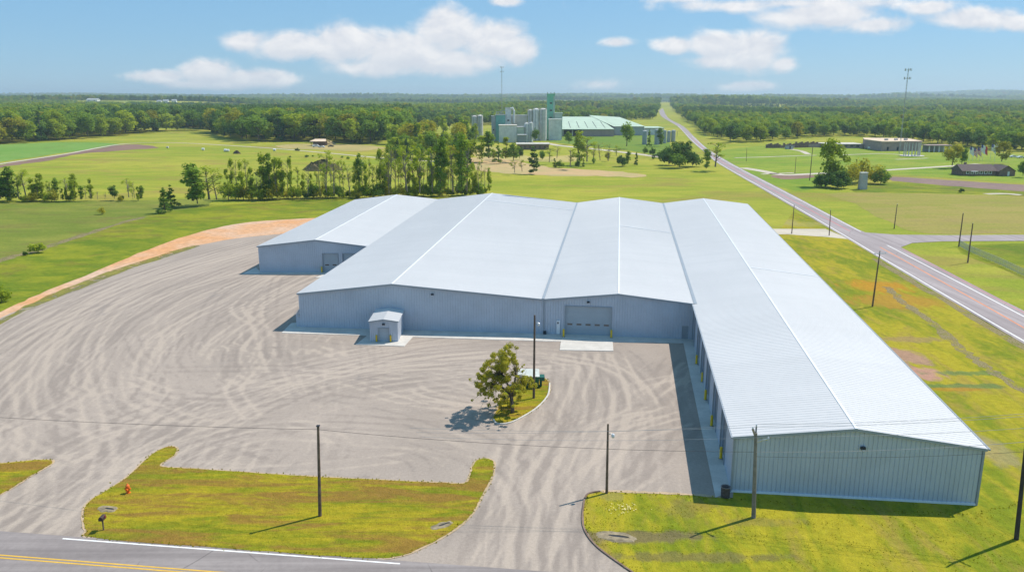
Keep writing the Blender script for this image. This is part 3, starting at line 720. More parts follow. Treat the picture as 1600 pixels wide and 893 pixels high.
def over_door(root, P0, d, n, s0, s1, zt, windows=0, mat=M_WALLD, depth=.22, wz=.4, frame=True, bands=5):
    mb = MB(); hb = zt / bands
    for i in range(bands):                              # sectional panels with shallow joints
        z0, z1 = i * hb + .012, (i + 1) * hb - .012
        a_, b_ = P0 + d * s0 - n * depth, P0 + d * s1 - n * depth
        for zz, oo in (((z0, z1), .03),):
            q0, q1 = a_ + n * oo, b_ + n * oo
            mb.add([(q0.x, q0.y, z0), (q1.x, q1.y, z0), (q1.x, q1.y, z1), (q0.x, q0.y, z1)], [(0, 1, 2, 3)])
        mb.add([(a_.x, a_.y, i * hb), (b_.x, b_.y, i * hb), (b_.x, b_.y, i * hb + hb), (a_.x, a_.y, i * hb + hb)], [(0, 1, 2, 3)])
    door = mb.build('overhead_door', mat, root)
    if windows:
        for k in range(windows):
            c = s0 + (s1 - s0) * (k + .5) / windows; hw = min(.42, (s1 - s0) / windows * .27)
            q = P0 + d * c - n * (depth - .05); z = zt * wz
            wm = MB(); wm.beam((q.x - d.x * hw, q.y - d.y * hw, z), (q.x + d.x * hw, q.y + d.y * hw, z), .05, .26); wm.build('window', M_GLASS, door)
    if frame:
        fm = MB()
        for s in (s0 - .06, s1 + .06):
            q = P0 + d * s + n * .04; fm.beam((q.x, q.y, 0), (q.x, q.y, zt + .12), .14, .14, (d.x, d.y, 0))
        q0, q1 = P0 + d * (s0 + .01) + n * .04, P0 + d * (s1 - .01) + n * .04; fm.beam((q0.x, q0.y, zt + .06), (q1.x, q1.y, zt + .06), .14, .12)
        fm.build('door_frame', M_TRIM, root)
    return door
def wall_lamp(root, q, n):
    mb = MB(); c = q + n * .16
    mb.box((c.x, c.y, c.z), (.42, .3, .26)); lm = mb.build('wall_lamp', M_DARK, root)
    MB().box((c.x, c.y - .06, c.z - .15), (.34, .22, .06)).build('lens', M_CER, lm)

def bay_pts(fl, fr, rg, rl, rrg, rr):
    FL, FR, RL, RR = gp(*fl, ZE), gp(*fr, ZE), gp(*rl, ZE), gp(*rr, ZE)
    d = ray(*rg); e = FR - FL                            # ridge sits on the front wall's plane
    A = np.array([[e.x, -d[0]], [e.y, -d[1]]]); s_, k_ = np.linalg.solve(A, -np.array([FL.x, FL.y]))
    RG = Vector((d[0] * k_, d[1] * k_, CH + d[2] * k_))
    return FL, FR, RG, RL, RR, gp(*rrg, RG.z)
ware = thing('warehouse', 'huge blue grey metal warehouse under four white gabled roofs in a gravel yard', 'warehouse', gp(848, 525))
def make_bay(fl, fr, rg, rl, rrg, rr, front_open=(), left_open=(), lamps=(), label=None, seam=None):
    FL, FR, RG, RL, RR, RRG = bay_pts(fl, fr, rg, rl, rrg, rr)
    print('BAY', [tuple(round(c, 1) for c in q) for q in (FL, FR, RG, RL, RR, RRG)])
    L = (FR - FL).length; e = (FR - FL) / L; sr = (RG - FL).dot(e)
    sr = (Vector((RG.x - FL.x, RG.y - FL.y, 0))).length
    def top(s): return ZE + (RG.z - ZE) * (s / sr if s < sr else (L - s) / (L - sr))
    g0 = lambda q: Vector((q.x, q.y, 0))
    mb, d, n = wall_sheet(g0(FL), g0(FR), top, front_open)
    for A_, B_, op in ((RL, FL, left_open), (FR, RR, ()), (RR, RL, ())):
        tp = (lambda s: ZE) if not (A_ is RR) else (lambda s, L2=(RR - RL).length: ZE + (RG.z - ZE) * (1 - abs(s / L2 - .5) * 2))
        m2, d2, n2 = wall_sheet(g0(A_), g0(B_), tp, op); mb.add(m2.v, m2.f)
    wing = mb.build('wing', M_WALL, ware)
    if label: wing['label'] = label
    roof_sheet(FL, RG, RL, RRG).build('roof', M_ROOF, wing)
    roof_sheet(FR, RG, RR, RRG).build('roof', M_ROOF, wing)
    rc = MB(); off = (RRG - RG).normalized() * .3
    for sd_, tgt in ((-1, FL), (1, FR)):
        lat = Vector((tgt.x - RG.x, tgt.y - RG.y, tgt.z - RG.z)).normalized() * .12
        up = Vector((0, 0, .115)); q = [RG - off + up, RRG + off + up, RRG + off + lat + up, RG - off + lat + up]
        rc.add(q + [x + Vector((0, 0, -.05)) for x in q], [(0, 1, 2, 3), (4, 5, 6, 7), (3, 2, 6, 7), (0, 3, 7, 4)])
    rc.build('ridge_cap', M_WHITE, wing)
    fm = MB()
    o = -(RRG - RG).normalized() * .28
    for A_ in (FL, FR):
        dn = (A_ - RG).normalized() * .2
        fm.beam(RG + o + Vector((0, 0, -.06)), A_ + dn + o + Vector((0, 0, -.06)), .06, .26)
    fm.build('fascia', M_TRIM, wing)
    return wing, FL, FR, RG, RL, RR, RRG, d, n
def part_box(root, name, mat, *a, **k): return MB().box(*a, **k).build(name, mat, root)

def s_on(FL, FR, u):                                     # distance along the front wall under photo column u, at ground level
    L = (FR - FL).length; best = min(np.linspace(0, L, 2001), key=lambda s: abs(px_of(*(FL.lerp(FR, s / L)).xy)[0] - u)); return float(best)
# far west wing
bp = bay_pts((403, 384.5), (573, 384.5), (493, 374.5), (555, 312), (620, 304.3), (684, 311.5))
so0 = [s_on(bp[0], bp[1], u) for u in (505.5, 529, 537, 561)]
wing, FL, FR, RG, RL, RR, RRG, d, n = make_bay((403, 384.5), (573, 384.5), (493, 374.5), (555, 312), (620, 304.3), (684, 311.5), [(so0[0], so0[1], 4.2), (so0[2], so0[3], 4.2)], label='smaller wing set back behind the clay bank')
for k in (0, 2): over_door(wing, Vector((FL.x, FL.y, 0)), d, n, so0[k], so0[k + 1], 4.2, 2)
WFL = FL.copy()
# bay A
wing, FL, FR, RG, RL, RR, RRG, d, n = make_bay((466, 458), (848.5, 467), (612.5, 443.3), (684, 311.5), (769, 302), (902, 317), label='broad low wing with the small entry shed')
AFL, AFR, Ad, An = FL.copy(), FR.copy(), d.copy(), n.copy()
q = FL + d * s_on(FL, FR, 677); q.z = at(677, 459.5, q.y).z; wall_lamp(wing, q, n)
for t_ in (.19,):
    e0, e1 = RG.lerp(RRG, .86), FR.lerp(RR, .86); MB().beam(e0 + Vector((0, 0, .11)), e1 + Vector((0, 0, .11)), .35, .05).build('roof_lap', M_WHITE, wing)
v0 = FR; MB().beam(FR + Vector((0, -.3, .12)), RR + Vector((0, .2, .12)), .45, .06).build('valley_gutter', M_TRIM, wing)
q = FR + d * .15 + n * .12; MB().beam((q.x, q.y, .1), (q.x, q.y, ZE - .1), .16, .14, (0, 1, 0)).build('downspout', M_TRIM, wing)
# bay B
bp = bay_pts((848.5, 467), (1086, 474.5), (966.5, 458.7), (902, 317), (968, 308.5), (1036.5, 318))
sb = [s_on(bp[0], bp[1], u) for u in (883, 954, 1065, 1075)]
zd = at(918, 477, bp[0].y).z
wing, FL, FR, RG, RL, RR, RRG, d, n = make_bay((848.5, 467), (1086, 474.5), (966.5, 458.7), (902, 317), (968, 308.5), (1036.5, 318), [(sb[0], sb[1], zd), (sb[2], sb[3], 2.2)], label='wing with the wide loading door')
G0 = Vector((FL.x, FL.y, 0)); BFR = FR.copy()
over_door(wing, G0, d, n, sb[0], sb[1], zd, 5, wz=.37)
dm = MB(); q = G0 + d * ((sb[2] + sb[3]) / 2) - n * .1; dm.beam(q, q + Vector((0, 0, 2.2)), (sb[3] - sb[2]), .06, (n.x, n.y, 0)); dr = dm.build('door', M_TRIM, wing)
hq = G0 + d * (sb[3] - .15) - n * .04; MB().box((hq.x, hq.y, 1.05), (.06, .08, .16)).build('handle', M_STEEL, dr)
q = G0 + d * s_on(FL, FR, 918); q.z = at(918, 471.5, q.y).z; wall_lamp(wing, q, n)
q = G0 + d * s_on(FL, FR, 872) + n * .15; cb = MB().box((q.x, q.y, 1.3), (.55, .25, 2.3)).build('meter_cabinet', M_WHITE, wing)
MB().box((q.x - .05, q.y - .14, 2.05), (.22, .05, .3)).build('dial', M_DARK, cb)
q = G0 + d * .35 + n * .25; MB().box((q.x, q.y, .3), (.5, .35, .5)).build('utility_box', M_DARK, wing)
MB().beam(FR + Vector((0, -.3, .12)), RR + Vector((0, .2, .12)), .5, .06).build('valley_gutter', M_TRIM, wing)
e0, e1 = RG.lerp(RRG, .55), FR.lerp(RR, .55); MB().beam(e0 + Vector((0, 0, .11)), e1 + Vector((0, 0, .11)), .3, .05).build('roof_lap', M_WHITE, wing)
# long east wing
FLp, RLp = gp(1148, 681, ZE), gp(1037, 318, ZE)
Lw = (RLp - FLp).length; dw = (FLp - RLp) / Lw
lo = []
for vy in (542, 571, 598, 631, 675, 726):
    ux = 1085 + (vy - 530) * 60 / 247; gq = gp(ux, vy); s = (Vector((gq.x, gq.y, ZE)) - RLp).dot(dw); lo.append((s - 3.9, s, 4.9))
wing, FL, FR, RG, RL, RR, RRG, d, n = make_bay((1148, 681), (1538, 699.5), (1337, 668.5), (1037, 318), (1099, 310.5), (1167, 319), (), lo, label='long wing reaching toward the front road')
R0 = Vector((RL.x, RL.y, 0)); dl = (FL - RL).normalized(); nl = Vector((dl.y, -dl.x, 0))
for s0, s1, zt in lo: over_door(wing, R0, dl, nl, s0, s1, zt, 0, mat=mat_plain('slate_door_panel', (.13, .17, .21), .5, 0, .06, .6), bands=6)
q = FL + d * s_on(FL, FR, 1339); q.z = at(1339, 698.5, q.y).z; wall_lamp(wing, q, n)
MB().beam(FL - Vector((.35, .3, .06)), RL - Vector((.35, 0, .06)), .16, .16).build('gutter', M_TRIM, wing)
MB().beam(FR + Vector((.35, -.3, -.06)), RR + Vector((.35, 0, -.06)), .16, .16).build('gutter', M_TRIM, wing)
for cq in (FL, FR):
    sgn = -1 if cq is FL else 1
    q = cq + n * .03 + d * (-.06 * sgn * -1 if 0 else 0); MB().beam((q.x, q.y, 0), (q.x, q.y, ZE - .05), .2, .14, (0, 1, 0)).build('corner_trim', M_TRIM, wing)
e0, e1 = RG.lerp(RRG, .42), FR.lerp(RR, .42); MB().beam(e0 + Vector((0, 0, .11)), e1 + Vector((0, 0, .11)), .3, .05).build('roof_lap', M_WHITE, wing)
EFL, EFR, ERL = FL.copy(), FR.copy(), RL.copy()
tb = MB(); tb.beam(Vector((FL.x, FL.y, .12)) + n * .05, Vector((FR.x, FR.y, .12)) + n * .05, .1, .2); tb.build('base_trim', M_WHITE, wing)
# entry shed on the front of bay A
c0, c1 = gp(578.5, 534), gp(622, 534.5); dep = (AFL + Ad * s_on(AFL, AFR, 600)).y - c0.y
hx0, hx1, hy0, hy1 = c0.x, c1.x, c0.y, c0.y + dep - .06
ze, zr = at(578, 502, hy0).z, at(601, 498.7, hy0).z
shed = MB(); cx = (hx0 + hx1) / 2
for A_, B_, tp, op in ((Vector((hx0, hy0, 0)), Vector((hx1, hy0, 0)), (lambda s, w_=(hx1 - hx0): ze + (zr - ze) * (1 - abs(s / w_ - .5) * 2)), [((gp(593, 533).x - hx0), (gp(608, 533).x - hx0), 2.25)]),
                       (Vector((hx0, hy1, 0)), Vector((hx0, hy0, 0)), (lambda s: ze), ()), (Vector((hx1, hy0, 0)), Vector((hx1, hy1, 0)), (lambda s: ze), ())):
    m2, d2, n2 = wall_sheet(A_, B_, tp, op, .3, .1); shed.add(m2.v, m2.f)
es = shed.build('entry_shed', M_WALL, ware)
for sx in (hx0 - .0, hx1 + .0):
    roof_sheet((sx, hy0 - .1, ze), (cx, hy0 - .1, zr), (sx, hy1, ze), (cx, hy1, zr), .4, .15, .2).build('roof', M_ROOF, es)
over_door(es, Vector((hx0, hy0, 0)), Vector((1, 0, 0)), Vector((0, -1, 0)), gp(593, 533).x - hx0, gp(608, 533).x - hx0, 2.25, 0, depth=.1, bands=4)
fm = MB()
for sx in (hx0 - .18, hx1 + .18): fm.beam((cx, hy0 - .24, zr + .0), (sx, hy0 - .24, ze - .02), .05, .2)
fm.build('fascia', M_TRIM, es)
wall_lamp(es, Vector((cx, hy0, (ze + 2.25) / 2 + .15)), Vector((0, -1, 0)))
# lean-to on the west flank
l0 = gp(459, 515); lw = AFL.x - l0.x
lt = MB(); x0, x1, y0, y1 = l0.x, AFL.x - .02, AFL.y + .3, AFL.y + 7
zl0, zl1 = at(458, 490, y0).z, at(467, 482, y0).z
lt.add([(x0, y0, 0), (x1, y0, 0), (x1, y0, zl1), (x0, y0, zl0), (x0, y1, 0), (x1, y1, 0), (x1, y1, zl1), (x0, y1, zl0)], [(0, 1, 2, 3), (4, 0, 3, 7), (5, 4, 7, 6)])
lo_ = lt.build('lean_to', M_WALL, ware)
MB().add([(x0 - .3, y0 - .2, zl0), (x1, y0 - .2, zl1 + .05), (x1, y1 + .2, zl1 + .05), (x0 - .3, y1 + .2, zl0), (x0 - .3, y0 - .2, zl0 - .1), (x1, y0 - .2, zl1 - .05), (x1, y1 + .2, zl1 - .05), (x0 - .3, y1 + .2, zl0 - .1)],
         [(0, 1, 2, 3), (0, 4, 5, 1), (0, 3, 7, 4), (7, 6, 5, 4)]).build('roof', M_ROOF, lo_)
MB().tube([(x0 + .6, y0 - .02, 2.1), (x0 + .6, y0 - .35, 2.0)], .16, 10).build('exhaust_pipe', M_STEEL, lo_)

# concrete aprons
def slab(name, pts, z, label, mat=M_CONC):
    o = MB().prism([(q[0], q[1]) for q in pts], -.05, z).build(name, mat); tag(o, label, None, None, 'structure')
fo = Vector((0, -1, 0))
aY = gp(700, 526).y
L0, L1, L2 = gp(439, 520.5), gp(561, 524), gp(1063, 535.5)
slab('concrete_apron', [gp(440, 520), gp(455, 505), AFL + Vector((-1, 3, 0)), AFL + Vector((0, 1, 0)), AFR + Vector((0, 1, 0)), gp(850, 533)], .06, 'pale concrete strip along the broad wing')
slab('concrete_apron', [gp(850.1, 533), AFR + Vector((0, 1, 0)), BFR + Vector((0, 1, 0)), BFR + Vector((.5, .5, 0)), EFL + Vector((.5, .2, 0)), gp(1118, 777), gp(1068, 536)], .061, 'pale concrete strip beside the long wing')
slab('concrete_pad', [gp(556, 538.5), gp(578, 521), gp(648, 523), gp(632, 541)], .075, 'bright concrete pad in front of the entry shed')
slab('concrete_pad', [gp(874.5, 547), gp(877, 527), gp(957, 529), gp(958.5, 548.5)], .078, 'bright concrete pad at the wide loading door')
slab('concrete_apron', [gp(378, 428), gp(400, 418), WFL + Vector((0, .5, 0)), gp(590, 421, 0), gp(590, 429.5)], .06, 'pale concrete strip along the small far wing')
slab('concrete_pad', [gp(492, 434), gp(505, 428.5), gp(560, 428.5), gp(550, 434)], .07, 'bright concrete pad at the small far wing doors')

# ------------------------------------------------------------------ small things in the yard
def bollard(q, label, h=1.25, r=.13):
    t = thing('bollard', label, 'bollard', q, 'yellow bollards guarding the doors')
    pts = [(q.x, q.y, 0), (q.x, q.y, h - .1), (q.x, q.y, h - .03), (q.x, q.y, h)]
    MB().tube(pts, [r, r, r * .8, r * .3], 14).build('post', M_YEL, t, smooth=False)
    MB().tube([(q.x, q.y, .05), (q.x, q.y, .14)], r * 1.5, 14).build('base', M_CONCD, t)
    return t
ordn = ['beside the long wing nearest the inner corner', 'second from the inner corner along the long wing', 'third from the inner corner along the long wing', 'fourth from the inner corner along the long wing', 'beside the long wing nearest the front lawn']
for (u, v), lb in zip([(1088, 569), (1097, 597), (1102, 625), (1111.5, 666), (1126, 717)], ordn): bollard(gp(u, v), 'yellow steel bollard ' + lb, 1.45, .16)
bollard(gp(588.5, 534.3), 'short yellow bollard at the west side of the entry shed door', 1.2)
bollard(gp(610.5, 534.5), 'short yellow bollard at the east side of the entry shed door', 1.2)
bollard(gp(880.5, 526.5), 'yellow bollard by the meter side of the wide loading door', 1.4, .16)
bollard(gp(955, 528), 'yellow bollard at the far side of the wide loading door', 1.4, .16)
bollard(gp(503, 426), 'yellow bollard by the small far wing doors', 1.4, .16)

# litter bin by the corner of the long wing
q = gp(1133, 776); t = thing('litter_bin', 'dark ribbed round bin at the front corner of the long wing', 'bin', q)
mb = MB()
for z0, z1, r in ((0.1, .14, .44), (.14, .4, .42), (.4, .44, .45), (.44, .75, .43), (.75, .79, .46), (.79, 1.12, .44)): mb.tube([(q.x, q.y, z0), (q.x, q.y, z1)], [r, r], 20, False)
mb.build('body', M_BARREL, t)
mb = MB(); 
for k in range(20):
    a0, a1 = 2 * math.pi * k / 20, 2 * math.pi * (k + 1) / 20
    for r0, r1, z0, z1 in ((.47, .38, 1.14, 1.14), (.47, .47, 1.08, 1.14), (.38, .38, 1.14, .8)):
        mb.add([(q.x + r0 * math.cos(a0), q.y + r0 * math.sin(a0), z0), (q.x + r0 * math.cos(a1), q.y + r0 * math.sin(a1), z0), (q.x + r1 * math.cos(a1), q.y + r1 * math.sin(a1), z1), (q.x + r1 * math.cos(a0), q.y + r1 * math.sin(a0), z1)], [(0, 1, 2, 3)])
mb.build('rim', mat_plain('bin_rim', (.2, .16, .15), .6), t)
MB().cyl((q.x, q.y, .8), .37, .02, 20).build('liner', M_DARK, t)

# green dumpster behind the tree
q = gp(826, 606); W_, Dp, Hd = 2.7, 2.0, 1.9
t = thing('dumpster', 'green steel dumpster with a pale lid behind the leafy tree', 'dumpster', (q.x, q.y + Dp / 2, 0))
x0, y0 = q.x - W_ / 2, q.y
mb = MB(); mb.add([(x0, y0, .15), (x0 + W_, y0, .15), (x0 + W_, y0 + Dp, .15), (x0, y0 + Dp, .15), (x0 - .06, y0 - .12, Hd - .3), (x0 + W_ + .06, y0 - .12, Hd - .3), (x0 + W_ + .06, y0 + Dp, Hd), (x0 - .06, y0 + Dp, Hd)],
                    [(0, 1, 5, 4), (1, 2, 6, 5), (2, 3, 7, 6), (3, 0, 4, 7), (3, 2, 1, 0), (4, 5, 6, 7)])
for k in range(4): mb.box((x0 + .4 + k * (W_ - .8) / 3, y0 - .1, 1.0), (.1, .12, 1.4))
body = mb.build('body', M_GREEN, t)
mb = MB(); mb.add([(x0 - .1, y0 - .2, Hd - .27), (x0 + W_ + .1, y0 - .2, Hd - .27), (x0 + W_ + .1, y0 + Dp + .05, Hd + .06), (x0 - .1, y0 + Dp + .05, Hd + .06), (x0 - .1, y0 - .2, Hd - .21), (x0 + W_ + .1, y0 - .2, Hd - .21), (x0 + W_ + .1, y0 + Dp + .05, Hd + .12), (x0 - .1, y0 + Dp + .05, Hd + .12)],
                        [(0, 1, 2, 3), (7, 6, 5, 4), (0, 4, 5, 1), (1, 5, 6, 2), (2, 6, 7, 3), (3, 7, 4, 0)]); mb.build('lid', mat_plain('pale_lid', (.56, .58, .53), .6, 0, .12, 2), t)
mb = MB(); mb.box((x0 + W_ + .45, y0 + .8, 1.2), (.7, 1.3, .5)); mb.box((x0 + W_ + .3, y0 + .8, .55), (.3, .9, .8)); mb.build('side_hopper', mat_plain('teal_hopper', (.02, .12, .09), .5), t)
for sx in (.3, W_ - .3): MB().box((x0 + sx, y0 + Dp / 2, .08), (.16, Dp, .15)).build('skid', M_DARK, t)

# fire hydrant
q = gp(200.5, 770); t = thing('fire_hydrant', 'bright orange fire hydrant on the long grass island', 'fire hydrant', q)
MB().tube([(q.x, q.y, z) for z in (.02, .1, .11, .62, .63, .72)], [.22, .22, .15, .15, .2, .2], 14).build('barrel', M_ORANGE, t)
MB().tube([(q.x, q.y, z) for z in (.72, .82, .92, .97, .98, 1.06)], [.19, .19, .12, .05, .05, .05], 14).build('bonnet', M_ORANGE, t)
mb = MB()
mb.tube([(q.x - .3, q.y, .5), (q.x - .14, q.y, .5)], .09, 10); mb.build('nozzle', M_ORANGE, t)
MB().tube([(q.x + .14, q.y, .5), (q.x + .3, q.y, .5)], .09, 10).build('nozzle', M_ORANGE, t)
MB().tube([(q.x, q.y - .3, .45), (q.x, q.y - .14, .45)], .12, 10).build('nozzle', M_ORANGE, t)
# mailbox
q = gp(162, 828); t = thing('mailbox', 'dark mailbox on a leaning wooden post near the road', 'mailbox', q)
tp = at(160, 811, q.y); MB().tube([(q.x, q.y, 0), (tp.x, tp.y, tp.z)], .07, 8).build('post', M_WOOD, t)
mb = MB(); cs = [(.2 * math.cos(a_), .2 * math.sin(a_) + .18) for a_ in np.linspace(0, math.pi, 9)]; cs = [(.2, 0)] + cs + [(-.2, 0)]
nn = len(cs); vv = [(tp.x + a_, tp.y - .32, tp.z + b_) for a_, b_ in cs] + [(tp.x + a_, tp.y + .32, tp.z + b_) for a_, b_ in cs]
mb.add(vv, [tuple(range(nn)), tuple(range(2 * nn - 1, nn - 1, -1))] + [(i, nn + i, nn + (i + 1) % nn, (i + 1) % nn) for i in range(nn)]); mb.build('box', mat_plain('mailbox_brown', (.06, .035, .03), .6), t)
MB().box((tp.x + .23, tp.y + .1, tp.z + .25), (.03, .05, .22)).build('flag', M_RED, t)

# culvert ends set in the swales
def culvert(u, v, rz, label, L=2.6, W=1.3):
    q = gp(u, v); t = thing('culvert', label, 'culvert', q, 'concrete culvert ends in the lawns')
    c, s = math.cos(rz), math.sin(rz)
    def tr(x, y, z): return (q.x + x * c - y * s, q.y + x * s + y * c, z)
    mb = MB(); O = [(L / 2 * math.cos(a_) * random.uniform(.85, 1.15), W / 2 * math.sin(a_) * random.uniform(.75, 1.2)) for a_ in np.linspace(0, 2 * math.pi, 20, False)]; I = [(L / 2 * math.cos(a_) * .55 + .25, W / 2 * math.sin(a_) * .26) for a_ in np.linspace(0, 2 * math.pi, 20, False)]
    hz_ = lambda x: .07 + .06 * (x / L + .5)
    vv = [tr(x, y, hz_(x)) for x, y in O] + [tr(x, y, hz_(x) + .01) for x, y in I] + [tr(x * 1.2, y * 1.35, 0) for x, y in O] + [tr(x, y, .06) for x, y in I]
    f_ = []
    for i in range(20):
        j = (i + 1) % 20; f_ += [(i, j, 20 + j, 20 + i), (40 + i, 40 + j, j, i), (20 + i, 20 + j, 60 + j, 60 + i)]
    mb.add(vv, f_); mb.build('headwall', mat_plain('stained_concrete', (.29, .235, .15), .9, 0, .3, 2), t)
    MB().add([tr(x, y, .065) for x, y in I], [tuple(range(20))]).build('opening', M_DARK, t)  # flat dark sheet painting the shade inside the mouth
culvert(962, 838, -.25, 'long grey culvert mouth in the front lawn', 3.4, 1.3)
culvert(690, 821, .55, 'small pale culvert mouth at the east end of the grass island', 2.2, .8)
culvert(168, 795, -.3, 'pale broken culvert mouth below the orange hydrant', 1.9, 1.0)
# clover blossoms
fl = MB()
for _ in range(70):
    u, v = random.gauss(975, 11), random.gauss(795, 4); q = gp(u, v); r = random.uniform(.03, .07); a_ = random.uniform(0, 6)
    fl.add([(q.x + r * math.cos(a_ + k * 1.257), q.y + r * math.sin(a_ + k * 1.257), .1 + random.uniform(0, .05)) for k in range(5)], [(0, 1, 2, 3, 4)])
tag(fl.build('blossoms', mat_plain('cream_petals', (.75, .66, .32), .8)), 'scattered cream blossoms in the front lawn', 'flowers', None, 'stuff')

# ------------------------------------------------------------------ poles and wires
def pole(base, topv, label, topu=None, r=.15, mat=M_WOOD, lamp=0, hard=None, name='utility_pole', group='wooden poles around the yard'):
    q = gp(*base); tp = at(base[0] if topu is None else topu, topv, q.y)
    t = thing(name, label, 'pole', q, group)
    k = np.linspace(0, 1, 6)
    MB().tube([tuple(Vector((q.x, q.y, -.1)).lerp(tp, float(x))) for x in k], [r * (1 - .35 * x) for x in k], 12).build('post', mat, t)
    if lamp:
        z = tp.z - 1.1; sx = lamp
        MB().tube([(tp.x, q.y, z), (tp.x + .3 * sx, q.y - .1, z + .15), (tp.x + .5 * sx, q.y - .12, z + .1)], .035, 8).build('lamp_arm', M_STEEL, t)
        lm = MB().tube([(tp.x + .5 * sx, q.y - .12, z + zz) for zz in (.16, .1, -.1, -.22)], [.06, .14, .17, .13], 12).build('lamp_head', M_CER, t)
        MB().tube([(tp.x + .5 * sx, q.y - .12, z - .22), (tp.x + .5 * sx, q.y - .12, z - .3)], [.11, .06], 10).build('lens', M_FWHITE, lm)
    return t, q, tp
pole((834, 622), 492, 'tall wooden pole with a lamp on the tree island', 835.5, .17, M_WOOD, 1)
tA, qA, pA = pole((500, 806), 665, 'plain wooden pole standing on the long grass island', 497, .17, M_WOOD)
pole((948, 770), 662, 'wooden pole with a lamp at the front lawn corner', 950, .14, M_WOOD, 1)
t4, q4, p4 = pole((1177.5, 808), 676, 'wooden pole with a forked top before the long wing', 1181, .21, M_WOODG)
t5, q5, p5 = pole((1588, 842), 660, 'dark wooden pole on the lawn with three insulators at the frame edge', 1607, .2, mat_plain('dark_creosote_wood', (.05, .045, .04), .9, 0, .2, 1.5))
def insul(t, q):
    return MB().tube([(q.x, q.y, q.z + z) for z in (0, .05, .06, .12, .13, .2, .22)], [.03, .03, .075, .075, .05, .05, .02], 10).build('insulator', M_CER, t)
def hardware(t, p, n=Vector((.35, .94, 0))):
    arms = []
    b0, b1 = p + Vector((0, 0, -.35)), p + Vector((-.42, -.35, .55))
    MB().beam(b0, b1, .14, .16).build('bracket', M_WOODG, t); arms.append(b1)
    b2 = p + Vector((.12, .35, .5)); MB().beam(p + Vector((0, 0, -.2)), b2, .14, .16).build('bracket', M_WOODG, t); arms.append(b2)
    b3 = p + Vector((1.0, -.5, -.35)); MB().tube([p + Vector((0, 0, -1.0)), p + Vector((.5, -.25, -.6)), b3], .07, 8).build('bracket', M_STEEL, t); arms.append(b3)
    for a_ in arms: insul(t, a_)
    return [a_ + Vector((0, 0, .2)) for a_ in arms]
h4 = hardware(t4, p4); h5 = hardware(t5, p5)
hA = [pA + Vector((-.05, .05, -.1)), pA + Vector((.05, -.05, -.15)), pA + Vector((0, 0, -.35))]
MB().box((pA.x, pA.y, pA.z + .02), (.3, .3, .08)).build('cap', M_DARK, tA)
def wire(a_, b_, sag, label, mat=M_WIRE, r=.016):
    n_ = 24; pts_ = []
    for i in range(n_ + 1):
        k = i / n_; p_ = a_.lerp(b_, k); pts_.append((p_.x, p_.y, p_.z - sag * 4 * k * (1 - k)))
    o = MB().tube(pts_, r, 5).build('overhead_wire', mat, None, a_); tag(o, label, 'wire', 'overhead wires along the road')
for k, nm in enumerate(('highest', 'middle', 'lowest of three')):
    wire(h4[k], h5[k], .25, f'{nm} thin wire from the forked pole to the dark pole')
pl = Vector((qA.x - 62, qA.y + 8, 0))
nmz = p4.z - 1.9
wire(p4 + Vector((.1, -.2, -1.75)), p5 + Vector((0, -.1, -1.7)), .3, 'pale cable below the three wires toward the dark pole', M_WIRE, .02)
wire(p4 + Vector((.1, -.2, -2.2)), p5 + Vector((0, -.1, -2.6)), .3, 'black cable lowest toward the dark pole', M_WIREK, .014)
wire(pA + Vector((0, -.1, -.3)), p4 + Vector((-.1, -.2, -1.75)), .5, 'black cable from the plain pole to the forked pole', M_WIREK, .016)
wire(at(-160, 641, qA.y + 9), pA + Vector((0, -.1, -.3)), .3, 'black cable running from the plain pole over the west drive', M_WIREK, .016)
for k in range(3): wire(h4[k] - Vector((0, 0, .03)), at(640 + 10 * k, 668 + 7 * k, qA.y + 1.5), .35, ('upper', 'second', 'third')[k] + ' faint wire crossing the yard west of the forked pole', M_WIRE, .011)

PR = [((1363, 479), 392, 1375, 'dark pole with a crossarm beside the highway and orange grass', .16), ((1237, 365), 320, 1241, 'slim pole behind the far end of the long wing', .14), ((1295.5, 368), 328, 1298, 'slim pole between side lane and highway', .14),
      ((1397, 357), 319, 1402, 'leaning pole at the stubble field corner', .15), ((1498, 385), 333, 1505, 'dark pole at the fence corner by the side road', .17), ((1512, 410), 349, 1520, 'dark pole inside the fence line south of the side road', .17),
      ((1242, 271), 245, 1244, 'distant pole beside the pale lane', .14), ((1265, 282), 229, 1270, 'tall distant pole against the big round tree', .2), ((1166, 252), 231, 1167, 'distant pole standing in the park grass', .14), ((1058, 213), 205, 1058.6, 'far pole beside the highway bend', .16)]
for b_, tv, tu, lb, r in PR:
    t, q, tp = pole(b_, tv, lb, tu, r, M_WOOD, 0, None, 'utility_pole', 'roadside utility poles beyond the warehouse')
    if 'crossarm' in lb:
        MB().beam((tp.x - 1.1, q.y, tp.z - .5), (tp.x + 1.1, q.y - .3, tp.z - .35), .1, .12).build('crossarm', M_CER, t)
        for sx in (-.95, 0, .95): insul(t, Vector((tp.x + sx, q.y - .1, tp.z - .32)))
    else:
        MB().tube([(tp.x, q.y, tp.z), (tp.x, q.y, tp.z + .25)], [.05, .03], 6).build('insulator', M_CER, t)

